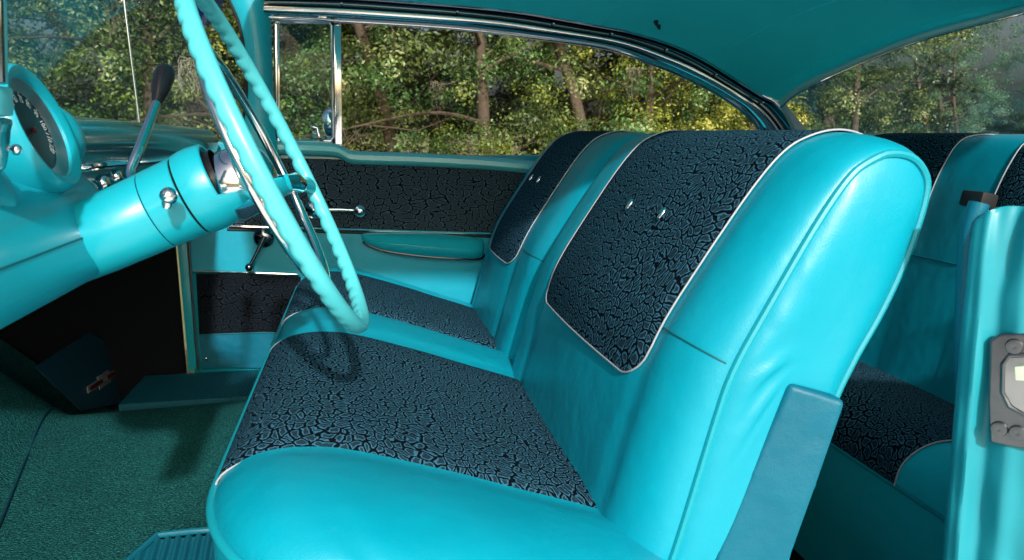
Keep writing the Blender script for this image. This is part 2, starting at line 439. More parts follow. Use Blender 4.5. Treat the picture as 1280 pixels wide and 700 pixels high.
# ------------------------------------------------------------------ FRONT SEAT
seat = thing('front_seat', 'front bench seat in turquoise vinyl with black pebble cloth panels and split backrest', 'car seat', (0.1, 1.47, 0.17))
SY0, SY1 = 0.680, 2.20
cprof = Profile([(-.189, .444), (-.181, .463), (-.166, .476), (-.149, .485), (-.121, .492), (-.083, .493), (-.026, .484), (.093, .446), (.186, .412), (.296, .372), (.37, .335)])


def round_in(dy, r):
    q = 1 - min(max(dy, 0), r) / r
    return 1 - math.sqrt(max(0, 1 - q * q))


SEAMS = [.905, 1.477, 1.69, 2.13]


def cushF(Y, q, up=0.0):
    p = cprof.at(q); s = q / cprof.len
    dy0, dy1 = Y - SY0, SY1 - Y
    sh = .155 * round_in(dy0, .235) + .06 * round_in(dy1, .07)
    x = p[0] + sh * (1 - s) ** 2.0
    z = p[1] - (.06 * round_in(dy0, .13) + .03 * round_in(dy1, .07)) * min(1, .35 + s * 3)
    # puff of every section between the seams
    ed = [SY0 - .05] + SEAMS + [SY1 + .05]
    for a, b in zip(ed[:-1], ed[1:]):
        if a <= Y <= b:
            t = (Y - a) / (b - a); z += .012 * (1 - (2 * t - 1) ** 4) * min(1, s * 6) * (1 if b - a > .12 else .5) - .006 * min(1, s * 6)
    z -= 0.008 * math.sin(min(1, max(0, (Y - .95) / .5)) * math.pi) * math.sin(s * math.pi)
    nn = cprof.n(q)
    return A([x + nn[0] * up, Y, z + nn[1] * up])


def surf(F, ys, qs, up=0.0):
    P = A([[F(y, q, up) for q in qs] for y in ys]); UV = A([[(y, q) for q in qs] for y in ys]); return P, UV


ys = dense_ends(SY0, SY1, 90, .1, .1); qs = np.concatenate([np.linspace(0, .12, 16), np.linspace(.13, cprof.len, 30)])
P, UV = surf(cushF, ys, qs)
cush = MB().grid(P, UV).build('cushion', 'vinyl', seat)
# boxing below the welt
loop = [cushF(SY0, q) for q in qs[::-1]] + [cushF(y, 0) for y in ys[1:]] + [cushF(SY1, q) for q in qs[1:]]
loop = A(loop); cen = loop.mean(0); rows = []
for k in range(9):
    t = k / 8; b = .012 * math.sin(t * math.pi); dirv = loop - cen; dirv[:, 2] = 0; dirv /= np.linalg.norm(dirv, axis=1)[:, None]
    R_ = loop + dirv * (b - .02 * t); R_[:, 2] = loop[:, 2] * (1 - t) + .205 * t; rows.append(R_)
MB().grid(rows).build('seat_base', 'vinyl', seat)
lp = loop.copy(); lp[:, 2] += .003; _o = lp - lp.mean(0); _o[:, 2] = 0; lp += _o / np.linalg.norm(_o, axis=1)[:, None] * .001
MB().tube(lp, .0062, 10).build('welt', 'piping', cush)
for a, b in ((.905, 1.477), (1.69, 2.13)):
    yy = np.linspace(a, b, 40); P, UV = surf(cushF, yy, qs, .003); MB().grid(P, UV).build('insert', 'fabric', cush)
for y in SEAMS:
    MB().tube([cushF(y, q, .0025) for q in qs], .0014, 8).build('piping', 'white', cush)

# backrests: closed lengthwise profile, front bottom -> over the top -> back bottom
bprof = Profile([(.275, .300), (.285, .345), (.300, .395), (.345, .550), (.372, .620), (.420, .698), (.480, .785), (.528, .840), (.566, .862), (.61, .870), (.650, .859), (.676, .828), (.679, .790), (.660, .720), (.628, .645), (.598, .588), (.574, .53), (.546, .42), (.522, .31)])
S_TOP = None
for q in np.linspace(0, bprof.len, 400):
    if bprof.at(q)[1] >= .869 and S_TOP is None: S_TOP = q


def back_w(q):
    s = q / bprof.len; st = S_TOP / bprof.len
    if s < st: return 1.0 - .62 * (s / st) ** 2.4
    return .38 - .1 * min(1, (s - st) / .2)


def make_backF(y0, y1, r0, r1, d0, d1, seams):
    def Fn(Y, q, up=0.0):
        p = bprof.at(q); n = bprof.n(q)
        d = back_w(q) * (d0 * round_in(Y - y0, r0) + d1 * round_in(y1 - Y, r1))
        s = q / S_TOP
        if s < 1:
            fade = min(1, max(0, (1 - s) / .3)); fade = fade * fade * (3 - 2 * fade)
            for sy in seams:    # the insert sits in a slight valley at the seams, the middle puffs
                d += fade * .004 * math.exp(-((Y - sy) / .018) ** 2)
            a, b = seams
            if a < Y < b: d -= .012 * math.sin((Y - a) / (b - a) * math.pi) * math.sin(min(1, s) * math.pi)
        # long soft hollow where people lean
        return A([p[0] + n[0] * (up - d), Y, p[1] + n[1] * (up - d)])
    return Fn


def crease(f, qs):
    # short puckers running in from the front seam, long soft folds toward the boot
    q = np.asarray(qs); w = np.exp(-((q - .40) / .13) ** 2) * (f ** 3) * (1 - f ** 8)
    w2 = np.exp(-((q - .30) / .12) ** 2) * math.exp(-((f - .55) / .2) ** 2)
    return -.0012 * w * np.sin(q * 95 + 5 * f) - .0008 * w * np.sin(q * 173 + 2 + 9 * f) - .003 * w2 * np.sin(q * 48 + 8 * f)


def backrest(y0, y1, r0, r1, d0, d1, seams, zbot, cap_near, cap_far, label):
    Fn = make_backF(y0, y1, r0, r1, d0, d1, seams)
    ys = dense_ends(y0, y1, 64, r0, r1); qs = np.linspace(0, bprof.len, 110)
    P, UV = surf(Fn, ys, qs); mb = MB().grid(P, UV)
    b = mb.build('backrest', 'vinyl', seat, label=label)
    for yy, sg, on in ((y0, -1, cap_near), (y1, 1, cap_far)):
        L_ = A([Fn(yy, q) for q in qs]); c = L_.mean(0); rings = []
        for k in range(15):
            f = 1 - k / 14; R_ = c + (L_ - c) * f; R_[:, 1] = yy + (crease(f, qs) if sg < 0 and y0 < 1 else 0) + sg * (.020 * (1 - f ** 5) - .010 * math.sin(min(1, (1 - f) * 1.0) * math.pi * .5)); rings.append(R_)
        MB().grid(rings, cv=True).build('side_panel', 'vinyl', b)
        MB().tube(L_ + A([0, sg * .001, 0]), .0050, 8).build('welt', 'piping', b)
    # cloth insert with rounded lower corners
    s0, s1 = seams; qb = min((q for q in np.linspace(0, S_TOP, 500)), key=lambda q: abs(bprof.at(q)[1] - zbot)); rc = .055
    yy = np.unique(np.concatenate([np.linspace(s0, s0 + rc, 14), np.linspace(s0 + rc, s1 - rc, 22), np.linspace(s1 - rc, s1, 14)]))
    qe = S_TOP + .11; rowsP, rowsU, edge = [], [], []
    for y in yy:
        dy = min(y - s0, s1 - y); lo = qb + rc * round_in(dy, rc)
        qq = lo + (qe - lo) * np.linspace(0, 1, 60); rowsP.append([Fn(y, q, .003) for q in qq]); rowsU.append([(y, q) for q in qq]); edge.append(Fn(y, lo, .0032))
    MB().grid(rowsP, rowsU).build('insert', 'fabric', b)
    pth = [Fn(s0, q, .0032) for q in np.linspace(qe, qb + rc, 60)] + edge[1:-1] + [Fn(s1, q, .0032) for q in np.linspace(qb + rc, qe, 60)]
    MB().tube(pth, .0014, 8).build('piping', 'white', b)
    return b, Fn


def q_at(z):
    return min((q for q in np.linspace(0, S_TOP, 800)), key=lambda q: abs(bprof.at(q)[1] - z))


drv, drvF = backrest(.80, 1.560, .115, .05, .066, .03, (.905, 1.435), .545, 1, 1, 'backrest nearest the open side with broad black cloth panel')
pas, pasF = backrest(1.578, 2.185, .09, .06, .05, .04, (1.76, 2.105), .550, 1, 1, 'far backrest with narrow black cloth panel')
for b, Fn, ybs, zb in ((drv, drvF, (1.075, 1.215), .742), (pas, pasF, (1.895, 1.985), .742)):
    for y in ybs:
        q = q_at(zb); p = Fn(y, q, .006); n3 = bprof.n(q); t3 = A([-n3[1], 0, n3[0]]) * -1
        Rm = Matrix([[t3[0], 0, n3[0]], [t3[1], 1, 0], [t3[2], 0, n3[1]]])
        mb = MB(); bm = bmesh.new(); bmesh.ops.create_uvsphere(bm, u_segments=16, v_segments=10, radius=1); bm.verts.index_update()
        vs = [list(Rm @ Vector((v.co.x * .0115, v.co.y * .0062, v.co.z * .0035)) + Vector(p)) for v in bm.verts]; fs = [tuple(v.index for v in f.verts) for f in bm.faces]; bm.free()
        mb.add(vs, fs).build('button', 'chrome', b)
# cross seams of the bolsters
q = q_at(.622); MB().tube([drvF(y, q, .0006) for y in np.linspace(.802, .903, 24)], .0013, 6).build('seam', 'seam', drv)
q = q_at(.60); MB().tube([pasF(y, q, .0006) for y in np.linspace(1.582, 1.757, 24)], .0011, 6).build('seam', 'seam', pas)
# hinge boot at the foot of the near backrest
bt = [aty(985, 478, .79), aty(1042, 492, .79), aty(1006, 597, .79), aty(967, 706, .79), aty(945, 770, .79), aty(862, 770, .79), aty(896, 692, .79), aty(938, 590, .79)]
for p, t in zip(bt, (.12, 1, 1, 1, 1, 0, 0, 0)): p[1] = .787 - .024 * t
boot = MB().prism([tuple(p) for p in bt], (0, .026, 0), .0085, 4).build('hinge_boot', 'vinyl_dk', seat)

# ------------------------------------------------------------------ REAR SEAT
rs = thing('rear_seat', 'rear bench seat in turquoise and black cloth behind the front bench', 'car seat', (1.1, 1.47, 0.1))
rprof = Profile([(1.17, .25), (1.19, .31), (1.225, .45), (1.265, .60), (1.30, .735), (1.335, .815), (1.365, .852), (1.41, .864), (1.47, .862), (1.53, .845)])


def rbF(Y, q, up=0.0):
    p = rprof.at(q); n = rprof.n(q); d = .05 * (round_in(Y - .82, .1) + round_in(2.13 - Y, .1))
    for sy in (1.03, 1.38, 1.56, 1.91): d += .004 * math.exp(-((Y - sy) / .018) ** 2)
    return A([p[0] + n[0] * (up - d), Y, p[1] + n[1] * (up - d)])


ys = dense_ends(.82, 2.13, 70, .1, .1); qs = np.linspace(0, rprof.len, 50)
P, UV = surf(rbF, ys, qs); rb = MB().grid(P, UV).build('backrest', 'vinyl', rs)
q0 = min(np.linspace(0, rprof.len, 300), key=lambda q: abs(rprof.at(q)[1] - .60))
for a, b in ((1.03, 1.38), (1.56, 1.91)):
    P, UV = surf(rbF, np.linspace(a, b, 30), np.linspace(q0, rprof.len, 40), .003); MB().grid(P, UV).build('insert', 'fabric_rear', rb)
    pth = [rbF(a, q, .004) for q in np.linspace(rprof.len, q0, 30)] + [rbF(y, q0, .004) for y in np.linspace(a, b, 16)] + [rbF(b, q, .004) for q in np.linspace(q0, rprof.len, 30)]
    MB().tube(pth, .0014, 8).build('piping', 'white', rb)
MB().tube([rbF(y, min(np.linspace(0, rprof.len, 300), key=lambda q: abs(rprof.at(q)[1] - .585)), .0006) for y in np.linspace(.9, 2.1, 40)], .0012, 6).build('seam', 'seam', rb)
rcp = Profile([(.850, .292), (.858, .325), (.885, .350), (.93, .362), (1.0, .355), (1.1, .33), (1.2, .30), (1.26, .28)])


def rcF(Y, q, up=0.0):
    p = rcp.at(q); n = rcp.n(q); s = q / rcp.len
    z = p[1] + n[1] * up - .03 * (round_in(Y - .80, .1) + round_in(2.13 - Y, .1))
    if 1.03 < Y < 1.9: z += .008 * math.sin((Y - 1.03) / .87 * math.pi) * min(1, 5 * s)
    return A([p[0] + n[0] * up, Y, z])


qs = np.linspace(0, rcp.len, 40); P, UV = surf(rcF, dense_ends(.80, 2.13, 60, .1, .1), qs); rcu = MB().grid(P, UV).build('cushion', 'vinyl_rear_lifted', rs)
P, UV = surf(rcF, np.linspace(1.03, 1.93, 50), qs, .003); MB().grid(P, UV).build('insert', 'fabric_rear', rcu)
for y in (1.03, 1.93): MB().tube([rcF(y, q, .004) for q in qs], .0014, 8).build('piping', 'white', rcu)
fr = A([rcF(y, 0) for y in np.linspace(.80, 2.13, 40)]); MB().tube(fr + A([-.001, 0, 0]), .004, 8).build('welt', 'piping', rcu)
rows = []
for k in range(7):
    t = k / 6; R_ = fr.copy(); R_[:, 0] += .012 * math.sin(t * 3.1) * -.6 + .02 * t; R_[:, 2] = fr[:, 2] * (1 - t) + .0 * t; rows.append(R_)
MB().grid(rows).build('front_panel', 'vinyl_rear_lifted', rs)

# ------------------------------------------------------------------ STEERING WHEEL
TW = math.radians(23.7); WN = A([math.cos(TW), 0, math.sin(TW)]); WE = A([-math.sin(TW), 0, math.cos(TW)]); WY = A([0, 1.0, 0])
WC = A([-.096, .972, .832]); WR = .2285
wheel = thing('steering_wheel', 'large turquoise steering wheel with scalloped grip and chrome horn ring', 'steering wheel', tuple(WC))


def wp(a, r, off): return WC + r * (math.cos(a) * WY + math.sin(a) * WE) + off * WN


rings = []; NA = 432
for i in range(NA):
    a = i / NA * 2 * math.pi; ring = []
    sc = abs(math.sin(a * 28)) ** .7           # finger scallops on the dash side
    flat = 1.0 - .0 * sc
    for j in range(16):
        b = j / 16 * 2 * math.pi; cr, cn = math.cos(b), math.sin(b)      # radial, normal
        rr = .0096; back = max(0, -cn * .85 + -cr * .25)
        rr += back * (.0040 * sc - .0018)
        ring.append(wp(a, WR - .0098 + rr * cr * .92, rr * cn))
    rings.append(ring)
rim = MB().grid(rings, cu=True, cv=True).build('rim', 'paint_pale', wheel, angle=60)
DR = math.radians(12)
for sgn in (1, -1):
    SD_ = math.cos(DR) * sgn * WY - math.sin(DR) * WE
    pts = [WC + SD_ * y + WN * o + WE * e for y, o, e in ((.217, .000, 0), (.206, -.001, -.001), (.192, -.003, -.002), (.175, -.006, -.002), (.14, -.013, -.002), (.09, -.030, 0), (.03, -.045, 0))]
    mb = MB(); P = []
    for p, w, h in zip(pts, (.016, .013, .011, .0095, .009, .012, .018), (.008, .008, .008, .0075, .007, .008, .012)):
        P.append([p + w * math.cos(t) * WE + h * math.sin(t) * WN for t in np.arange(14) / 14 * 2 * math.pi])
    mb.grid(P, cv=True).build('spoke', 'paint', wheel)
hub = MB().revolve([(-.075, .0), (-.075, .040), (-.070, .043), (-.045, .043), (-.040, .040), (-.036, .041), (-.028, .041), (-.022, .036), (-.014, .022), (-.010, 0)], WC, WN, 40).build('hub', 'chrome', wheel)
hr = MB().tube([wp(a, .152, -.018 - .004 * abs(math.cos(a))) for a in np.arange(96) / 96 * 2 * math.pi], .0062, 12, closed=True).build('horn_ring', 'chrome', wheel)
for sgn in (1, -1):
    P = []
    for y, w, h, o in ((.172, .0098, .0085, -.0065), (.164, .0125, .0105, -.008), (.150, .0160, .0125, -.011), (.134, .0125, .0105, -.015), (.10, .0115, .0095, -.026), (.06, .013, .011, -.037), (.035, .016, .013, -.044)):
        c = WC + (math.cos(DR) * sgn * WY - math.sin(DR) * WE) * y + WN * o; P.append([c + w * math.cos(t) * WE + h * math.sin(t) * WN for t in np.arange(12) / 12 * 2 * math.pi])
    MB().grid(P, cv=True).build('horn_bracket', 'chrome', wheel)

# ------------------------------------------------------------------ STEERING COLUMN
CA = A([-.203, .972, .796]); coln = thing('steering_column', 'turquoise steering column shroud with black ringed joints behind the wheel', 'steering column', tuple(CA))
MB().revolve([(-.30, .030), (-.20, .040), (-.132, .0445), (-.118, .0455), (-.0445, .0475), (-.0435, .0468)], CA, WN, 48).build('lower_sleeve', 'paint', coln)
MB().revolve([(-.0448, .0462), (-.0412, .0462)], CA, WN, 48).build('joint_ring', 'dark', coln)
MB().revolve([(-.0425, .0470), (-.0415, .0480), (-.0032, .0492), (-.0022, .0480)], CA, WN, 48).build('collar', 'paint', coln)
MB().revolve([(-.006, .0472), (.004, .0472)], CA, WN, 48).build('joint_ring', 'dark', coln)
# signal housing: round at the joint, its lower half reaches on to the wheel as a lobe
rings = []


def hlim(a):
    u = (-math.sin(a) - .26) / .30; u = min(1, max(0, u)); u = u * u * (3 - 2 * u)
    return .034 + .072 * u


for k in range(30):
    f = k / 29; ring = []
    for a in np.arange(96) / 96 * 2 * math.pi:
        L_ = hlim(a); t = .001 + L_ * f
        r = .0500 + .002 * math.sin(min(1, t / .034) * math.pi) - .005 * (max(0, t - .030) / .094) ** 1.3
        ring.append(CA + t * WN + r * (math.cos(a) * WY + math.sin(a) * WE))
    rings.append(ring)
for dr, dt in ((.0015, .0012), (.004, .001), (.006, -.004)):      # rolled lip
    ring = []
    for j, a in enumerate(np.arange(96) / 96 * 2 * math.pi):
        t = .001 + hlim(a); r = .0500 - .005 * (max(0, t - .030) / .094) ** 1.3 - dr
        ring.append(CA + (t + dt) * WN + r * (math.cos(a) * WY + math.sin(a) * WE))
    rings.append(ring)
hs = MB().grid(rings, cv=True).build('signal_housing', 'paint', coln, angle=30)
MB().revolve([(.030, .0395), (.043, .0395)], CA, WN, 40).build('bearing_ring', 'black', coln)
kn = aty(211, 245, .885); kb = CA + A([-.012, -.047, -.006])
lever = MB().tube([kb, kb * .45 + kn * .55 + A([0, 0, -.004]), kn + A([-.004, .012, -.006])], [.0042, .0038, .0034], 10).build('signal_lever', 'chrome', coln)
MB().revolve([(0, 0), (.001, .005), (.006, .0058), (.010, .004)], kn + A([-.003, .0, -.013]), A([.2, -.3, 1]), 16).sphere(kn, .0098, 24).build('knob', 'chrome', lever)
g0, g1, g2, g3 = aty(162, 222, 1.05), aty(172, 192, 1.075), aty(196, 128, 1.16), aty(207, 88, 1.20)
gl = MB().tube(crom([CA + A([-.06, .04, .0]), g0, g1, g1 * .5 + g2 * .5, g2], 24), np.linspace(.0075, .0060, 24), 12).build('gear_lever', 'chrome', coln)
ax = g3 - g2; Lg = np.linalg.norm(ax)
MB().revolve([(-.002, .0), (-.002, .0062), (.010, .0085), (.025, .0125), (Lg * .8, .0145), (Lg, .0125), (Lg + .006, .008), (Lg + .009, 0)], g2, ax, 24).build('lever_knob', 'black', gl)

# ------------------------------------------------------------------ DASHBOARD
dash = thing('dashboard', 'turquoise steel dashboard with hooded speedometer and chrome knobs', 'dashboard', (-.4, 1.4, .75))
DY0, DY1 = .60, 2.16
prof_d = [(-.375, .690), (-.318, .700), (-.305, .714), (-.309, .735), (-.322, .775), (-.336, .800), (-.362, .818), (-.385, .826)]
prof_p = [(-.47, .690), (-.425, .700), (-.412, .714), (-.410, .75), (-.412, .79), (-.414, .812), (-.398, .822), (-.378, .840)]
pd_, pp_ = crom(prof_d, 24), crom(prof_p, 24)
rowsP = []
ysd = np.concatenate([np.linspace(DY0, 1.05, 14), np.linspace(1.08, 1.22, 10), np.linspace(1.26, DY1, 16)])
for y in ysd:
    w = min(1, max(0, (y - 1.05) / .17)); w = w * w * (3 - 2 * w)
    c = pd_ * (1 - w) + pp_ * w; e = .02 * max(0, (1.95 - y) * 0)
    rowsP.append([(p[0] + e, y, p[1]) for p in c])
lowp = MB().grid(rowsP).build('lower_panel', 'paint', dash)
MB().grid([[(-.315 - .001 * k, y, .7815 - .0015 * k - .03 * (.95 - y) * 0) for k in (0, 1)] for y in np.linspace(.6, 1.0, 4)])
# thin panel joint running along the lower panel
jq = [tuple(pd_[int(11)] + A([.0006, 0]))]
MB().tube([(pd_[12][0] + .0006, y, pd_[12][1]) for y in np.linspace(.6, .97, 20)], .0011, 6).build('panel_joint', 'seam', dash)
# upper padded band and top on the passenger side
band = Profile([(-.392, .818), (-.380, .832), (-.374, .850), (-.376, .872), (-.392, .886), (-.43, .894), (-.55, .898), (-.75, .894), (-1.02, .872)])
rowsP = [[(band.at(q)[0], y, band.at(q)[1] - .012 * max(0, (y - 1.3) / .85)) for q in np.linspace(0, band.len, 40)] for y in np.linspace(.62, DY1, 40)]
MB().grid(rowsP).build('upper_band', 'paint_dk', dash)
MB().tube([(-.400, y, .8155 - .012 * max(0, (y - 1.3) / .85)) for y in np.linspace(1.15, DY1, 24)], .0034, 8).build('trim_strip', 'chrome', dash)
# instrument hoods: a large one round the speedometer, a small one either side
PC = A([-.365, .922, .808])


def hood(cy, cz, r, x0, x1, depth, name, a0=-30, a1=210, lip=.022, mat='paint'):
    """hooded ring: outer skin from the dash back (x1) to the lip (x0), rolled lip, inner wall to the dial"""
    sec = [(x1, r + .004), ((x0 + x1) / 2, r + .003), (x0 + .004 - .016, r + .001), (x0 - .004, r - .002), (x0, r - .006), (x0, r - lip * .7), (x0 - .003, r - lip), (x0 - depth, r - lip - .006)]
    sec = crom(sec, 36); aa = np.radians(np.linspace(a0, a1, 72))
    return MB().grid([[(x, cy + rr * math.cos(a), cz + rr * math.sin(a)) for x, rr in sec] for a in aa])


IT = math.radians(18); IN = A([math.cos(IT), 0, math.sin(IT)]); IE = A([-math.sin(IT), 0, math.cos(IT)]); IC = A([-.346, .95, .8765])
hp_ = crom([(-.22, .080), (-.10, .0775), (-.03, .0745), (-.010, .0730), (-.003, .0718), (.0005, .0695), (.001, .066), (-.001, .0605), (-.004, .0575), (-.010, .0568)], 40)
big = MB().revolve([tuple(p) for p in hp_], IC, IN, 72).build('instrument_hood', 'paint', dash, label='hood round the speedometer')
MB().sphere((-.402, 1.052, .858), 1.0, 40, (.060, .054, .053)).build('gauge_pod', 'paint', dash, label='rounded pod beyond the speedometer')
MB().sphere((-.44, .820, .800), 1.0, 40, (.105, .080, .075)).build('gauge_pod', 'paint', dash, label='rounded pod on the near side of the speedometer')
# dial: grey cone, black face, ticks and numerals
sp = MB().revolve([(-.0155, 0), (-.0155, .048)], IC, IN, 60).build('speedometer', 'dial', dash)
MB().revolve([(-.0150, .0452), (-.0138, .0466), (-.0120, .0500), (-.0095, .0545), (-.0070, .0578)], IC, IN, 72).build('bezel', 'bezel', sp)


def text_mesh(body, size):
    cu = bpy.data.curves.new('t', 'FONT'); cu.body = body; cu.size = size; cu.align_x = 'CENTER'; cu.align_y = 'CENTER'; cu.resolution_u = 3; cu.offset = size * .012
    to = bpy.data.objects.new('t', cu); COL.objects.link(to)
    dg = bpy.context.evaluated_depsgraph_get(); me = bpy.data.meshes.new_from_object(to.evaluated_get(dg))
    vs = [tuple(v.co) for v in me.vertices]; fs = [tuple(p.vertices) for p in me.polygons]
    bpy.data.objects.remove(to); bpy.data.curves.remove(cu); bpy.data.meshes.remove(me); return vs, fs


mb = MB(); tk = MB(); IB = IC - IN * .0148
for i, nme in enumerate(range(0, 130, 10)):
    a = math.radians(240 - 23 * i); vs, fs = text_mesh(str(nme), .0128)
    er = WY * math.cos(a) + IE * math.sin(a); et = WY * math.sin(a) - IE * math.cos(a); c = IB + er * .0362
    mb.add([c + et * v[0] * .66 + er * v[1] for v in vs], fs)
    for m_ in range(1 if i == 12 else 2):
        a2 = math.radians(240 - 23 * (i + m_ * .5)); e2 = WY * math.cos(a2) + IE * math.sin(a2); t2 = WY * math.sin(a2) - IE * math.cos(a2)
        w_, l_ = (.0006, .003) if m_ == 0 else (.0004, .002)
        tk.add([IB + e2 * .0450 - t2 * w_, IB + e2 * .0450 + t2 * w_, IB + e2 * (.0450 - l_) + t2 * w_, IB + e2 * (.0450 - l_) - t2 * w_], [(0, 1, 2, 3)])
mb.build('numerals', 'numeral', sp, smooth=False, fix=False); tk.build('tick_marks', 'numeral', sp, smooth=False, fix=False)
MB().revolve([(0, .0), (0, .003), (.003, .0035), (.004, 0)], IB, IN, 16).tube([IB + IN * .002, IB + IN * .002 - WY * .026 - IE * .012], .0008, 6).build('needle', 'red', sp)
# chrome knobs on the panel right of the column
for px, py, Y, r in ((104, 240, 1.13, .014), (121, 231, 1.20, .0125), (138, 222, 1.32, .012), (158, 224, 1.45, .011)):
    c = aty(px, py, Y); mb = MB().revolve([(-.05, .006), (.0, .006), (.001, r * .85), (.004, r), (.012, r), (.016, r * .75), (.018, 0)], c, (1, 0, .1), 24); mb.build('control_knob', 'chrome', dash)
mb = MB().box((-.409, 1.55, .775), (.012, .22, .045), None, .004).build('radio_face', 'chrome_dk', dash)

# ------------------------------------------------------------------ PASSENGER DOOR
DP = 2.20
door = thing('passenger_door', 'far car door with black pebble cloth panel, turquoise armrest and chrome cranks', 'car door', (0, DP + .03, .5))


def dpt(px, py, off=0.0): return aty(px, py, DP - off)


def dpoly(pxs, off, depth, mat, name, bev=.002, parent=None, label=None):
    return MB().prism([tuple(dpt(x, y, off)) for x, y in pxs], (0, depth, 0), bev).build(name, mat, parent or door, label=label)


def dsheet(top, bot, off, mat, name, n=40, parent=None, bulge=0.0):
    a, b = crom([dpt(x, y, off) for x, y in top], n), crom([dpt(x, y, off) for x, y in bot], n); P = []
    for k in range(9):
        t = k / 8; r_ = a * (1 - t) + b * t; r_[:, 1] -= bulge * math.sin(t * math.pi); P.append(r_)
    P = A(P); UV = P[:, :, [0, 2]]; return MB().grid(P, UV).build(name, mat, parent or door)


# inner shell behind everything
dpoly([(212, 170), (330, 184), (420, 186), (440, 192), (700, 214), (700, 520), (243, 470), (232, 305), (212, 240)], -.012, .06, 'paint', 'shell', .004)
# garnish rail along the window sill
sec = [(0, 0), (-.018, .004), (-.026, .014), (-.024, .026), (-.012, .034), (.006, .036), (.03, .034)]
sill_px = [(320, 190), (345, 189), (405, 191), (424, 193), (436, 200), (452, 202), (520, 204), (600, 208), (660, 213), (720, 217)]
pth = crom([dpt(x, y + 4, .0) for x, y in sill_px], 90)
MB().grid([[p + A([0, o, h * 1.05]) for o, h in sec] for p in pth]).build('window_sill', 'paint_pale', door)  # paler paint puts the skylight on the upturned sill into its colour
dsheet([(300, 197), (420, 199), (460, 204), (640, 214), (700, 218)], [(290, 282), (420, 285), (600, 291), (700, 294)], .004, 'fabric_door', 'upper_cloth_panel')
MB().tube([dpt(x, y, .007) for x, y in ((286, 283), (420, 286.5), (605, 292), (700, 295))], .0042, 8).build('trim_strip', 'chrome', door)
MB().tube([dpt(x, y, .003) for x, y in ((284, 287), (420, 290), (605, 295.5), (700, 298))], .0042, 8).build('trim_gasket', 'rubber', door)
dsheet([(238, 285), (420, 291), (600, 296), (700, 299)], [(240, 339), (370, 344), (600, 352), (700, 356)], .004, 'vinyl', 'middle_panel')
dsheet([(374, 343), (520, 349), (700, 356)], [(374, 470), (520, 470), (700, 470)], .0035, 'vinyl', 'rear_panel')
MB().tube([dpt(x, y, .007) for x, y in ((243, 339), (300, 340.5), (372, 343))], .0030, 8).build('trim_strip', 'chrome', door)
dsheet([(245, 342), (300, 343), (376, 346)], [(249, 418), (330, 415), (376, 417)], .004, 'fabric_shaded', 'lower_cloth_panel')
dsheet([(249, 418), (330, 415), (600, 424)], [(253, 462), (330, 460), (600, 470)], .003, 'vinyl_dk', 'kick_pad')
MB().tube([dpt(x, y, .005) for x, y in ((249, 418.5), (330, 415.5), (600, 424.5))], .0016, 6).build('seam', 'seam', door)
MB().sphere(dpt(258, 448, .006), .005, 12).build('screw', 'chrome', door)
# front shut edge of the door and its grey weatherstrip
dpoly([(221, 300), (233, 300), (246, 462), (236, 464)], .004, .02, 'paint', 'front_edge', .002)
MB().tube([dpt(x, y, .008) for x, y in ((236, 300), (239, 350), (244, 420), (249, 463))], .0032, 8).build('weatherstrip', 'zinc', door)
# armrest: boat shaped pad
ap = [(450, 294, .0), (458, 298, .026), (482, 302, .048), (530, 306, .060), (575, 309, .058), (600, 311, .036), (605, 309, .0)]
hh = (.006, .018, .029, .036, .036, .031, .010)
cx = crom([tuple(dpt(x, y, 0)) + (o, h) for (x, y, o), h in zip(ap, hh)], 40)
arm = MB().grid([[A([c[0], c[1] + .002 - max(0.0, c[3]) * max(0, math.sin(b)) * (1.0 if math.cos(b) < .3 else .9), c[2] + c[4] * math.cos(b)]) for b in np.linspace(0, math.pi, 16)] for c in cx]).build('armrest', 'paint', door)
MB().tube([A([c[0], c[1] - max(0, c[3]) * .55, c[2] - c[4] * .8]) for c in cx[2:-2]], .0040, 8).build('armrest_under_strip', 'black', arm)  # black strip along the underside of the armrest
# window crank
hubp = dpt(392, 262, .012)
ck = MB().revolve([(0, 0), (0, .024), (.006, .025), (.012, .018), (.02, .009), (.024, 0)], hubp + A([0, .012, 0]), (0, -1, 0), 28).tube([hubp + A([0, -.010, 0]), dpt(425, 262, .03), dpt(447, 263, .034)], [.0065, .0055, .005], 10).build('window_crank', 'chrome', door)
MB().sphere(dpt(450, 263.5, .048), .0185, 24).build('crank_knob', 'chrome', ck)
# door handle with black rose
hc = dpt(330, 297, .004)
hd = MB().revolve([(0, 0), (0, .026), (.006, .028), (.012, .024), (.016, .012), (.018, 0)], hc, (0, -1, 0), 28).build('handle_rose', 'chrome_dk', door)
MB().tube([dpt(331, 295, .03), dpt(325, 308, .034), dpt(313, 331, .036)], [.008, .0055, .0045], 10).sphere(dpt(311.5, 334, .036), .0115, 16).build('handle_lever', 'chrome_dk', hd)
MB().revolve([(0, .008), (.012, .007), (.016, .0165), (.026, .0175), (.030, .012), (.031, 0)], dpt(371, 224, .0), (0, -1, 0), 24).build('vent_crank', 'chrome', door)
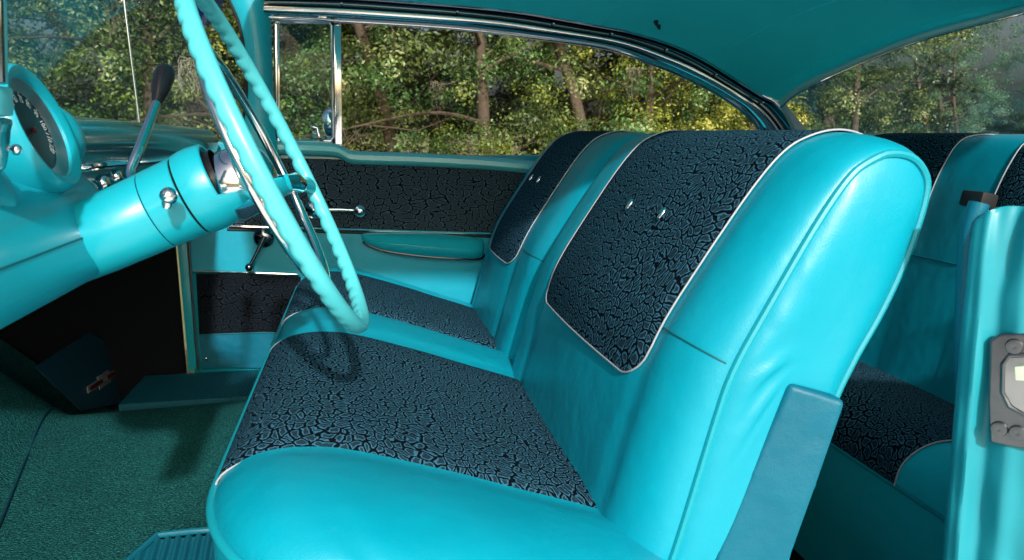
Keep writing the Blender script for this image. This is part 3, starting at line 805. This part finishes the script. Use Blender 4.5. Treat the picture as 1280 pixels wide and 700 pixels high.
# vent window: chrome frame with rubber, glass and latch
fr_px = [(347, 30), (352, 27), (411, 28), (415, 32), (417, 172), (413, 177), (352, 176), (348, 172)]
ven = MB().tube([dpt(x, y, .0) for x, y in fr_px], .0048, 8, closed=True).build('vent_frame', 'chrome', door)
fi = [(342, 22), (349, 22), (350, 180), (343, 180)]
dpoly(fi, .004, .02, 'chrome', 'vent_pillar', .002)
dpoly([(417, 24), (426, 25), (428, 185), (419, 184)], .008, .024, 'chrome', 'divider_post', .002)
dpoly([(413.5, 26), (417, 26), (418.5, 180), (415.5, 180)], .004, .02, 'rubber', 'divider_gasket', .001)
MB().grid([[dpt(350, 30, -.004), dpt(414, 31, -.004)], [dpt(350, 175, -.004), dpt(415, 175, -.004)]]).build('vent_pane', 'vent', ven)
dpoly([(345, 177), (427, 180), (428, 186), (345, 184)], .010, .02, 'chrome_dk', 'vent_base', .002)
lt = MB().revolve([(0, .010), (.004, .011), (.010, .008), (.014, 0)], dpt(395, 168, .0), (0, -1, 0), 20).tube([dpt(389, 158, .014), dpt(397, 160, .018), dpt(399, 172, .016)], [.006, .005, .006], 10).build('vent_latch', 'chrome', door)
# side mirror outside, behind the vent pane
mc = aty(413, 154, 2.34)
mir = MB().sphere(mc, .042, 28, (.62, .5, 1.05)).build('side_mirror', 'chrome', door)
MB().tube([mc + A([0, 0, -.04]), mc + A([-.01, -.03, -.09]), mc + A([-.01, -.05, -.12])], [.012, .010, .014], 12).build('mirror_stalk', 'chrome', mir)
# outer skin of the door
MB().box((.30, 2.335, .46), (1.52, .03, .68), None, .012).build('outer_skin', 'paint', door)

# ------------------------------------------------------------------ CAR BODY
body = thing('car_body', 'turquoise steel car body shell with headliner, pillars and wraparound windows', 'car body', (0.3, 1.47, 0.0))
YC = 1.47


def mirror(p): return (p[0], 2 * YC - p[1], p[2])


# roof rail above the far window, two curves: headliner edge and window edge
Hc = [(330, -7), (430, -5), (515, 1), (600, 8), (666, 16), (760, 33), (790, 39), (840, 54), (881, 73), (926, 101), (954, 119), (972, 129), (990, 150), (1004, 172), (1020, 205)]
Wc = [(330, 22), (422, 27), (565, 36), (666, 48), (760, 62), (818, 82), (850, 95), (881, 110), (917, 132), (940, 152), (952, 170), (958, 195), (958, 215)]
H3 = crom([aty(x, y, 2.115) for x, y in Hc], 140); W3 = crom([aty(x, y, 2.175) for x, y in Wc], 140)


def strip(f0, f1, bulge, mat, name, par=None, n=9):
    P = []
    for k in range(n):
        t = k / (n - 1); f = f0 + (f1 - f0) * t; r_ = H3 * (1 - f) + W3 * f; r_ = r_ + A([0, -bulge * math.sin(t * math.pi), -bulge * .3 * math.sin(t * math.pi)]); P.append(r_)
    return MB().grid(P).build(name, mat, par or body)


rail = strip(.08, .42, -.008, 'chrome_dk', 'roof_rail')
strip(.40, .50, .004, 'rubber', 'rail_gasket', rail)
strip(.48, 1.0, .010, 'chrome', 'rail_trim', rail)
MB().tube(H3 * .95 + W3 * .05, .0045, 8).build('headliner_bead', 'chrome', rail)
MB().tube(W3 + A([0, -.003, 0]), .0032, 8).build('window_bead', 'chrome', rail)
for f in (.12, .3, .46, .56, .66, .76, .86):
    i = int(f * 139); MB().sphere(H3[i] * .72 + W3[i] * .28 + A([0, -.001, 0]), .0042, 12).build('rail_screw', 'chrome', rail)
# header trim over the vent window
MB().prism([tuple(aty(x, y, 2.165)) for x, y in ((334, 9), (425, 13), (425, 25), (334, 22))], (0, .02, 0), .003).build('vent_header', 'chrome', rail)
i = int(.275 * 139); MB().box(tuple(aty(403, 17, 2.16)), (.022, .014, .024), None, .003).build('header_clip', 'chrome', rail)

# rear window: upper edge
RW = [aty(978, 128, 2.05), aty(1000, 110, 2.00), aty(1050, 85, 1.93), aty(1150, 45, 1.83), aty(1280, 10, 1.70)]
RW = [A(p) for p in RW] + [A([1.675, 1.47, 1.195])]
RWc = crom(RW + [A(mirror(p)) for p in RW[-2::-1]], 81)
# headliner: sections from the rail to the middle of the car, its tail meets the rear window
top_mid = crom([(-.33, 1.47, 1.285), (.1, 1.47, 1.30), (.6, 1.47, 1.30), (1.1, 1.47, 1.275), (1.45, 1.47, 1.235), (1.675, 1.47, 1.200)], 60)
na = 60; _k = int(np.argmin(np.linalg.norm(H3 - RWc[0], axis=1))); railH = crom(H3[:_k], na)
railH[-1] = RWc[0] + A([-.004, .006, .003])
NT_ = 34; rowsP = []
tw = np.linspace(0, 1, NT_); half = RWc[:41]; yw = (half[0][1] - half[:, 1]) / (half[0][1] - 1.47)
for i in range(na):
    a = i / (na - 1); p0, p1 = railH[i], top_mid[i]; row = []
    wgt = max(0, (a - .35) / .65) ** 1.6
    for t in tw:
        gz = 1 - (1 - t) ** 2.3
        gx = t
        wx = (np.interp(t, yw, half[:, 0]) - half[0][0]) / (half[40][0] - half[0][0]); wz = (np.interp(t, yw, half[:, 2]) - half[0][2]) / (half[40][2] - half[0][2])
        fx = gx * (1 - wgt) + wx * wgt; fz = gz * (1 - wgt) + wz * wgt
        row.append((p0[0] + (p1[0] - p0[0]) * fx, p0[1] + (p1[1] - p0[1]) * t, p0[2] + (p1[2] - p0[2]) * fz))
    row += [mirror(p) for p in row[-2::-1]]; rowsP.append(row)
head = MB().grid(rowsP).build('headliner', 'headliner', body)
MB().grid(A(rowsP) + A([[[.05 * (i / 59) ** 3, 0, .05 + .03 * (i / 59) ** 3]] for i in range(na)])).build('roof_panel', 'paint', body)
hk = aty(819, 28, 2.02)
hp = A([min((p for row in rowsP for p in row), key=lambda p: np.linalg.norm(np.cross(A(p) - EYE, ray(819, 28))) + (10 if p[1] < 1.5 else 0))][0])
for _i in (17, 36, 50):
    MB().tube(A(rowsP[_i]) + A([0, 0, -.0008]), .0022, 6).build('seam', 'headliner', head)
MB().revolve([(0, 0), (0, .007), (.004, .006), (.010, .004)], hp, (0, -.5, -1), 14).tube([hp + A([0, -.004, -.006]), hp + A([.004, -.012, -.020]), hp + A([.002, -.022, -.022]), hp + A([0, -.026, -.012])], .0032, 8).build('coat_hook', 'black', head)
# rear window glass, trim and far pillar
base = crom([A([1.262, 2.055, .872]), A([1.32, 2.05, .80]), A([1.6, 1.98, .79]), A([1.88, 1.8, .80]), A([1.98, 1.47, .80])], 41)
base = np.concatenate([base, A([mirror(p) for p in base[-2::-1]])])
P = A([RWc * (1 - t) + base * t + A([.05, 0, .02]) * math.sin(t * math.pi) for t in np.linspace(0, 1, 14)])
MB().grid(P).build('rear_window', 'rear_glass', body)
MB().tube(RWc + A([-.006, 0, -.003]), .0085, 10).build('rear_window_trim', 'pale_trim', body)
MB().tube(RWc + A([-.004, 0, -.014]), .0030, 8).build('rear_window_bead', 'chrome', body)
cp = [aty(976, 126, 2.06), aty(982, 129, 2.05), aty(1014, 168, 2.055), aty(1030, 190, 2.06), aty(1010, 190, 2.07), aty(996, 166, 2.075)]
MB().prism([tuple(p) for p in cp], (0, .02, 0), .003).build('rear_pillar', 'offwhite', body)
MB().prism([tuple(aty(x, y, 2.20)) for x, y in ((952, 118), (976, 128), (1000, 166), (1030, 210), (940, 230), (960, 170))], (0, .03, 0), .002).build('quarter_trim', 'paint_dk', body)
# far windscreen post
L_ = crom([aty(x, y, 2.15) for x, y in ((262, -60), (284, -5), (300, 35), (308, 100), (303, 150), (286, 190), (270, 225))], 40)
R_ = crom([aty(x, y, 2.15) for x, y in ((333, -60), (336, -5), (338, 35), (340, 100), (342, 150), (346, 190), (348, 225))], 40)
P = []
for k in range(11):
    t = k / 10; r_ = L_ * (1 - t) + R_ * t; r_ = r_ + A([0, -.022 * math.sin(t * math.pi) ** .6 + .02, 0]); P.append(r_)
MB().grid(P).build('windscreen_post', 'paint', body)
MB().tube(L_ + A([-.002, .018, 0]), .004, 8).build('windscreen_gasket', 'rubber', body)
# windscreen
lo = [A(aty(303, 160, 2.165)), A([-.50, 2.165, .86]), A([-.80, 2.08, .862]), A([-.97, 1.85, .866]), A([-1.03, 1.47, .868])]
hi = [A(aty(280, -20, 2.160)), A([-.40, 2.11, 1.245]), A([-.47, 1.95, 1.265]), A([-.50, 1.75, 1.275]), A([-.51, 1.47, 1.28])]
lo = crom(lo + [A(mirror(p)) for p in lo[-2::-1]], 60); hi = crom(hi + [A(mirror(p)) for p in hi[-2::-1]], 60)
WS = A([lo * (1 - t) + hi * t + A([-.03, 0, .0]) * math.sin(t * math.pi) for t in np.linspace(0, 1, 12)])
MB().grid(WS[:, 1:-9]).build('windscreen', 'glass', body)
MB().grid(A([lo[0:5] * (1 - t) + hi[0:5] * t + A([-.03, 0, 0]) * math.sin(t * math.pi) + A([.004, -.004, 0]) for t in np.linspace(.72, 1, 6)])).build('shade_band', 'shade', body)
MB().tube(hi + A([.01, 0, .006]), .016, 10).build('windscreen_header', 'paint', body)
MB().tube([p + A([-.02, 0, .004]) for p in lo[6:-6]], .008, 8).build('cowl_gasket', 'rubber', body)
# near windscreen post: chrome and painted strips at the left edge of the opening
NP = .765
post = MB().prism([tuple(aty(x, y, NP)) for x, y in ((-32, -90), (8, -90), (12, 106), (-32, 106))], (0, -.03, 0), .003).build('windscreen_post', 'paint_pale', body, label='post at the near edge of the windscreen')
MB().prism([tuple(aty(x, y, NP - .031)) for x, y in ((-32, -90), (3, -90), (8, 104), (-32, 104))], (0, -.006, 0), .002).build('post_trim', 'chrome_dk', post)
MB().prism([tuple(aty(x, y, NP)) for x, y in ((-32, 109), (18, 109), (19, 146), (-32, 146))], (0, -.03, 0), .004).build('hinge_block', 'paint_pale', post)
nl = crom([aty(x, y, NP) for x, y in ((-40, 148), (14, 148), (15, 165), (12, 195), (4, 215), (-40, 236))], 30)
MB().prism([tuple(p) for p in nl], (0, -.03, 0), .004).build('post_foot', 'paint_dk', post)
MB().sphere(aty(20, 187, NP + .01), .0052, 12).build('screw', 'chrome', post)
# lock pillar on the near side with its pressed ribs
E0 = A([.636, .700, 0]); EX = A([.62, -.785, 0]); EN = A([-.785, -.62, 0])
nU, nV = 60, 120; P = []
for i in range(nU):
    a = -.004 + .16 * i / (nU - 1); row = []
    for j in range(nV):
        z = .02 + .79 * j / (nV - 1)
        topz = .792 - .020 * math.exp(-((a + .004) / .016)) + .004 * math.sin(a * 60)
        zz = min(z, topz)
        rib = .006 * math.exp(-((a - .014) / .006) ** 2) - .005 * math.exp(-((a - .030 - .012 * (z > .7) * (z - .7) * 10) / .007) ** 2) + .006 * math.exp(-((a - .052) / .010) ** 2)
        rib += .0010 * math.sin(z * 22 + a * 40) + .0007 * math.sin(z * 61 + a * 90) + .0009 * math.sin(z * 37 - a * 160) * math.exp(-((z - .62) / .15) ** 2)
        if a < .004: rib -= .012 * (1 - (a + .004) / .008) ** 2
        if z > .74: rib -= .010 * ((z - .74) / .05) ** 2
        bs = E0 + EX * (a + .012 * max(0, .45 - z)) + EN * rib + A([0, 0, zz]) + A([.10 * (.8 - zz), 0, 0]) * .35
        row.append(bs)
    P.append(row)
lpil = MB().grid(P).build('lock_pillar', 'paint_jamb', body)


def lpt(px, py, off):
    r = ray(px, py); o = E0 + A([.02, 0, 0]); k = ((o + EN * off - EYE) @ EN) / (r @ EN); return EYE + k * r


out = [(1238, 424), (1250, 416), (1330, 414), (1330, 566), (1262, 556), (1238, 551), (1236, 500)]
pl = MB().prism([tuple(lpt(x, y, .012)) for x, y in out], tuple(EN * .007), .003, 3)
pl.tube([lpt(x, y, .019) for x, y in ((1330, 443), (1262, 444), (1254, 455), (1253, 490), (1262, 508), (1280, 518), (1330, 522))], .0028, 8)
for x, y in ((1268, 433), (1249, 536), (1272, 541)):
    c = lpt(x, y, .0192); pl.revolve([(0, .0), (0, .0085), (.003, .0075), (.004, .003), (.003, 0)], c, EN, 20)
stp = pl.build('striker_plate', 'zinc', lpil)
MB().prism([tuple(lpt(x, y, .0192)) for x, y in ((1256, 447), (1330, 446), (1330, 519), (1280, 515), (1265, 506), (1256, 490))], tuple(EN * .0012), .0004).build('striker_recess', 'bezel', lpil)
MB().prism([tuple(lpt(x, y, .0205)) for x, y in ((1269, 457), (1330, 453), (1330, 477), (1270, 474))], tuple(EN * .006), .0015).build('striker_wedge', 'lens', lpil)
pts = crom([aty(x, y, .715) for x, y in ((1224, 254), (1218, 272), (1212, 300), (1208, 360), (1206, 440), (1209, 560), (1214, 720), (1216, 800))], 70)
MB().tube(pts, .0105, 14).build('windlace', 'vinyl_dk', body)
MB().box(tuple(aty(1223, 250, .79)), (.023, .034, .019), Matrix.Rotation(.2, 3, 'Y'), .003).build('rubber_stop', 'rubber', body)
MB().tube([aty(1236, 259, .78), aty(1252, 264, .77), aty(1268, 264, .76), aty(1310, 266, .75)], [.003, .004, .003, .003], 8).build('clip', 'rubber', body)
# outer quarter panel behind the lock pillar, rocker under the opening, floor pan, firewall, kick panel, shelf
MB().box((1.55, .60, .42), (1.62, .05, .70), None, .02).build('quarter_panel', 'paint', body, label='quarter panel on the open side')
MB().box((1.66, 2.325, .42), (1.16, .05, .70), None, .02).build('quarter_panel', 'paint', body, label='quarter panel on the far side')
MB().box((.0, .66, .04), (1.5, .16, .14), None, .02).build('door_sill', 'paint', body)
MB().box((.5, 1.47, -.02), (3.2, 1.66, .03)).build('floor_pan', 'dark', body)
MB().box((-1.06, 1.47, .42), (.03, 1.70, .86)).build('firewall', 'dark', body)
MB().box((-.80, 2.225, .42), (.56, .03, .72)).build('kick_panel', 'dark', body)
MB().box((-.93, .69, .40), (.30, .03, .70)).build('kick_panel', 'dark', body)
MB().box((1.72, 1.47, .80), (.44, 1.30, .02)).build('package_shelf', 'dark', body)
MB().box((2.1, 1.47, .45), (.4, 1.7, .6), None, .05).build('boot_panel', 'paint', body)
MB().prism([(1.12, 2.16, .06), (1.16, 2.16, .84), (1.9, 2.16, .82), (1.9, 2.16, .06)], (0, .03, 0)).build('quarter_lining', 'vinyl', body)
MB().prism([(1.22, .75, .06), (1.26, .75, .80), (1.9, .75, .80), (1.9, .75, .06)], (0, .03, 0)).build('quarter_lining', 'vinyl', body)
# bonnet and wings ahead of the windscreen
rowsP = []
for x in np.linspace(-1.08, -2.6, 10):
    row = []
    for y in np.linspace(.52, 2.42, 30):
        d = abs(y - YC) / .95; z = .80 - .10 * (abs(x) - 1.08) / 1.5 + .02 * math.cos(d * 6) - .5 * max(0, d - .86) ** 1.2 * 4
        row.append((x, y, z))
    rowsP.append(row)
MB().grid(rowsP).build('bonnet', 'paint', body)
MB().box((-1.75, 2.40, .36), (1.8, .05, .68), None, .02).build('front_wing', 'paint', body)
MB().box((-1.75, .54, .36), (1.8, .05, .68), None, .02).build('front_wing', 'paint', body)

# ------------------------------------------------------------------ CARPET AND MATS
cz = lambda x, y: .165 + .055 * (1 / (1 + math.exp(-(y - 1.62) / .10))) - .10 / (1 + math.exp(-(y - 1.935) / .016)) + max(0, -.72 - x) * .9 * (1 if x < -.72 else 0)
carp = MB().grid([[(x, y, cz(x, y) + .004 * math.sin(x * 7 + y * 5)) for y in np.linspace(.74, 2.17, 120)] for x in np.linspace(-1.02, .42, 52)]).build('carpet', 'carpet')
carp['label'] = 'dark green loop pile carpet over the floor hump in front of the seat'; carp['category'] = 'carpet'
sl = [atz(78, 506, .222), atz(55, 525, .222), atz(28, 565, .222), atz(0, 622, .215), atz(-40, 720, .20)]
sl = crom(sl, 40)
MB().tube([(p[0], p[1], cz(p[0], p[1]) + .004 * math.sin(p[0] * 7 + p[1] * 5) + .003) for p in sl], .0028, 6).build('seam', 'mat', carp)
# far foot mat: flat ribbed heel part, smooth toe part with the emblem
mat = thing('floor_mat', 'teal rubber mat, coloured dark for the footwell shade, with bow tie emblem in the far footwell', 'floor mat', (-.55, 2.05, .2), 'rubber floor mats')
Na, Nb = aty(45, 459, 1.86), aty(112, 416, 2.15)
Nc = atz(92, 503, .212); nrm = np.cross(Nb - Na, Nc - Na); nrm /= np.linalg.norm(nrm); nrm = nrm if nrm[2] > 0 else -nrm


def onpad(x, y, up=0.0):
    r = ray(x, y); return EYE + r * (((Na + nrm * up - EYE) @ nrm) / (r @ nrm))


tn = A([[Na * (1 - t) + Nb * t for t in np.linspace(0, 1, 12)], [Nc * (1 - t) + onpad(204, 478) * t for t in np.linspace(0, 1, 12)]])
def prow(t): return tn[0] * (1 - t) + tn[1] * t
P = [prow(t) for t in np.linspace(0, 1.25, 8)]
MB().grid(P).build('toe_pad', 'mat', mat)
MB().tube([p[0] for p in P[::-1]] + list(prow(0))[1:] + [p[-1] for p in P[1:]], .003, 6).build('pad_edge', 'mat', mat)
mb = MB(); rows = []
x0 = tn[1][:, 0].max() - .05
for k in range(221):
    x = -.615 + .36 * k / 220; zz = .208 + .0012 * (1 if (k // 2) % 2 else -1)
    rows.append([(x, 1.936, .12)] + [(x, y, zz) for y in np.linspace(1.940, 2.17, 4)])
mb.grid(rows).build('heel_pad', 'mat_shaded', mat, smooth=False)
# emblem: bow tie, silver border with two red wings
c0 = onpad(129, 474.5); e1 = onpad(148, 462.5) - c0; hl = np.linalg.norm(e1); e1 /= hl; sh2 = .48 * np.linalg.norm(onpad(137, 481) - c0)
e2 = np.cross(nrm, e1)
def bow(sx, sy, up, sk=.35):
    pts = [(-1, -.5), (-.36, -.5), (-.36, -1), (.36, -1), (.36, -.5), (1, -.5), (1, .5), (.36, .5), (.36, 1), (-.36, 1), (-.36, .5), (-1, .5)]
    return [tuple(c0 + e1 * (x * sx + sk * y * sy * .5) + e2 * y * sy + nrm * up) for x, y in pts]
em = MB().prism(bow(hl, sh2, .001), tuple(nrm * .003), .0006).build('emblem', 'silver', mat)
for sg in (-1, 1):
    MB().prism([tuple(c0 + e1 * (sg * x * hl + .175 * y * sh2) + e2 * y * sh2 + nrm * .0045) for x, y in ((.16, -.32), (.90, -.32), (.90, .32), (.16, .32))], tuple(nrm * .001), .0002).build('emblem_wing', 'red', em)
# near heel mat
mt2 = thing('floor_mat', 'turquoise ribbed rubber mat at the foot of the seat', 'floor mat', (-.3, 1.15, .18), 'rubber floor mats')
zz = .192; pa, pb, pcn = atz(196, 669, zz), atz(290, 661, zz), atz(150, 710, zz)
rows = []
for k in range(73):
    f = k / 72; x = pcn[0] - .01 + (.30) * f
    ytop = min(pa[1] + (pb[1] - pa[1]) * (x - pa[0]) / (pb[0] - pa[0]), pcn[1] + (pa[1] - pcn[1]) * (x - pcn[0]) / (pa[0] - pcn[0]))
    rows.append([(x + .10 * (ytop - y), y, zz + .0025 * (1 if (k // 2) % 2 else -1)) for y in np.linspace(.85, ytop - .012, 5)])
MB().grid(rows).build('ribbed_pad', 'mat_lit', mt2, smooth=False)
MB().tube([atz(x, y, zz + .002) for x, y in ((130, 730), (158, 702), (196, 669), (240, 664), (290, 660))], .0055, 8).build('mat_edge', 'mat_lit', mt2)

# ------------------------------------------------------------------ ANTENNA
an = aty(174, 152, 2.40); at_ = aty(154, -8, 2.40)
ant = thing('antenna', 'thin chrome whip antenna standing on the far front wing', 'antenna', (an[0], an[1], .72))
MB().tube([A([an[0] + .02, an[1], .70]), an, at_, at_ + (at_ - an) * .6], [.006, .0042, .0035, .002], 10).build('mast', 'chrome', ant)
MB().revolve([(0, .02), (.01, .018), (.03, .009), (.05, .006)], (an[0] + .02, an[1], .68), (0, 0, 1), 20).build('mast_base', 'chrome', ant)

# ------------------------------------------------------------------ GROUND
g = MB().grid([[(x, y, -.30 + .02 * math.sin(x * .4) * math.cos(y * .3)) for y in np.linspace(-300, 400, 60)] for x in np.linspace(-350, 350, 60)]).build('ground', 'grass'); g['kind'] = 'structure'
g = MB().grid([[(x, y, -.275) for y in (-7, 3.6)] for x in (-40, 40)]).build('bounce_ground', 'bounce_white'); g['kind'] = 'structure'  # unseen pale sheet added to bounce sunlight into the car


# ------------------------------------------------------------------ TREES
def leaves(centres, radii, density, size, rng):
    """leaf blades over every twig clump, facing outward and up, so a clump has a lit and a shaded side"""
    out = []
    for c0, r in zip(centres, radii):
        n = int(density * (r / .2) ** 2); o = rng.normal(size=(n, 3)); o /= np.linalg.norm(o, axis=1)[:, None]
        c = c0 + o * r * rng.uniform(.25, 1.15, n)[:, None] * A([1.15, 1.15, .8])
        nm = o * .9 + A([0, 0, .55]) + rng.normal(size=(n, 3)) * .45; nm /= np.linalg.norm(nm, axis=1)[:, None]
        u = rng.normal(size=(n, 3)); u -= nm * (u * nm).sum(1)[:, None]; u /= np.linalg.norm(u, axis=1)[:, None]; w = np.cross(nm, u)
        s = size * rng.uniform(.6, 1.3, n)[:, None]
        out.append(np.stack([c - u * s * .5, c + w * s * .26, c + u * s * .5 - nm * s * .12, c - w * s * .26], 1))
    return np.concatenate(out).reshape(-1, 3)


def tree_proto(seed, leafmat, h, w, low, ncl, per, size, moss=0):
    rng = np.random.default_rng(seed); tr = MB(); tips = []
    base = A([0, 0, -.3]); lean = rng.normal(size=2) * .25
    trunk = crom([base, base + A([lean[0] * .3, lean[1] * .3, h * .22]), base + A([lean[0], lean[1], h * .5]), base + A([lean[0] * 1.5, lean[1] * 1.2, h * .92])], 20)
    r0 = .03 + .010 * h; tr.tube(trunk, np.linspace(r0, r0 * .25, 20), 10); limbs = [trunk]
    for k in range(int(13)):
        i = int(rng.uniform(4, 18)); p = trunk[i]; a = rng.uniform(0, 2 * np.pi); L_ = w * rng.uniform(.35, .62)
        e = p + A([math.cos(a) * L_, math.sin(a) * L_, rng.uniform(-.15, .75)]); m = (p + e) / 2 + A([rng.normal() * .15, rng.normal() * .15, .18])
        lb = crom([p, m, e], 10); tr.tube(lb, np.linspace(r0 * .32, r0 * .06, 10), 6); limbs.append(lb)
        for q in range(2):
            s = lb[int(rng.uniform(4, 9))]; e2 = s + rng.normal(size=3) * .5; tr.tube([s, (s + e2) / 2 + rng.normal(size=3) * .06, e2], [r0 * .09, r0 * .06, r0 * .03], 5); tips.append(e2)
        tips.append(e)
    # leaf clumps: most near limb ends, the rest through an uneven crown
    cl = []
    while len(cl) < ncl:
        if rng.random() < .45: b = tips[rng.integers(len(tips))] + rng.normal(size=3) * .28
        else:
            a = rng.uniform(0, 2 * np.pi); z = rng.uniform(low, h); fr_ = (z - low) / (h - low)
            rr = w * .5 * (.55 + .55 * math.sin(min(1, fr_ * 1.15 + .1) * math.pi)) * rng.uniform(.25, 1.05) * (1 + .25 * math.sin(a * 3 + seed)); b = A([math.cos(a) * rr + lean[0] * fr_, math.sin(a) * rr + lean[1] * fr_, z])
        if b[2] > low - .3: cl.append(b)
    V = leaves(A(cl), rng.uniform(.11, .36, len(cl)), per, size, rng); F_ = np.arange(len(V)).reshape(-1, 4).tolist()
    lm = MB(); lm.add(V, F_)
    ml = []
    for k in range(moss):
        ms = MB(); p = cl[rng.integers(len(cl))]; p = A([p[0] * .8, p[1] * 1.0, max(1.6, p[2])]); Ln = rng.uniform(.35, .9); prev = p
        for q in range(34):
            s = p + rng.normal(size=3) * A([.06, .06, .03]); l = Ln * rng.uniform(.25, 1); pts = [p, s]
            for w_ in range(4): pts.append(s + A([rng.normal() * .022, rng.normal() * .022, -l * (w_ + 1) / 4]))
            ms.tube(pts, np.linspace(.006, .0025, 6), 4, caps=False)
        ml.append(ms.mesh('moss', M['moss'], fix=False))
    return (tr.mesh('trunk', M['bark'], fix=False), lm.mesh('crown', M[leafmat], smooth=False, fix=False), ml)


protos = {
    'olive': [tree_proto(q, 'leaf_olive', 6.4, 3.8, .0, 205, 135, .055, 4) for q in (1, 2)],
    'green': [tree_proto(q, 'leaf_green', 6.6, 3.8, .0, 185, 130, .053, 2) for q in (3, 4)],
    'blue': [tree_proto(q, 'leaf_blue', 6.8, 3.6, .1, 118, 105, .055) for q in (5, 6)],
    'yellow': [tree_proto(q, 'leaf_yellow', 5.2, 3.2, .0, 180, 135, .053) for q in (7,)],
    'dark': [tree_proto(q, 'leaf_shade_dark', 7.4, 4.6, -.3, 290, 75, .085) for q in (10, 11)],
    'shrub': [tree_proto(q, 'leaf_shrub', 1.1, 1.4, -.15, 36, 80, .045) for q in (8, 9)],
}


def plant(kind, name, i, x, y, sc, label, group, cat='tree'):
    tr, lf, ms = protos[kind][i % len(protos[kind])]
    t = thing(name, label, cat, (x, y, 0), group); t.rotation_euler = (0, 0, random.uniform(0, 6.28)); t.scale = (sc, sc, sc * random.uniform(.92, 1.08))
    for nm, me in [('trunk', tr), ('crown', lf)] + [('moss', m_) for m_ in ms]:
        o = bpy.data.objects.new(nm, me); COL.objects.link(o); o.parent = t


WS_L = 'tree of the row seen through the windscreen'
SD_L = 'dense olive green tree seen through the side window'
BK_L = 'tree in the back row beyond the far door, shade put into its leaf colour'
RR_L = 'pale green tree seen through the rear window with painted reflection streaks'
i = 0
for x in np.arange(-16.5, -3.0, 1.75):
    plant('blue' if i % 3 else 'green', 'tree', i, x + random.uniform(-.3, .3), 11.2 + random.uniform(-.9, 1.0), random.uniform(.85, 1.05), WS_L, 'trees beyond the windscreen'); i += 1
for x in np.arange(-2.6, 5.2, 1.4):
    k = ('olive', 'green', 'olive')[i % 3] if x < 1.9 else ('green', 'yellow', 'olive')[i % 3]
    plant(k, 'tree', i, x + random.uniform(-.3, .3), 10.8 + random.uniform(-.9, .9), random.uniform(.9, 1.1), 'yellowish leafed tree seen through the side window' if k == 'yellow' else ('mid green tree seen through the side window' if k == 'green' else SD_L), 'trees beyond the side window'); i += 1
for x in np.arange(-21, 11, 1.9):
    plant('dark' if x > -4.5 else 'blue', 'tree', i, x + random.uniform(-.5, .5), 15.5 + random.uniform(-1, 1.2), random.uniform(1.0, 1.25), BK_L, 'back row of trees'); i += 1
for x in np.arange(5.6, 9.0, 1.4):
    plant('yellow' if x < 6 else ('green', 'olive')[i % 2], 'tree', i, x, 12.2 + random.uniform(-.6, .6), random.uniform(.8, .95), 'yellow leafed tree near the rear corner of the side window' if x < 6 else 'bushy green tree beside the far rear pillar', 'trees beyond the rear quarter'); i += 1
for x in np.arange(10.5, 30, 1.35):
    plant(('green', 'blue')[i % 2], 'tree', i, x, 18 + random.uniform(-1.5, 2.5), random.uniform(.58, .88), RR_L, 'trees beyond the rear window'); i += 1
for px in (300, 470, 612, 880):
    p = aty(px, 200, 8.3); plant('shrub', 'shrub', i, p[0], 8.3 + random.uniform(-.3, .3), random.uniform(.75, 1.0), 'low bright green shrub at the foot of the trees', 'shrubs below the trees', 'shrub'); i += 1
print('objects', len(bpy.data.objects))
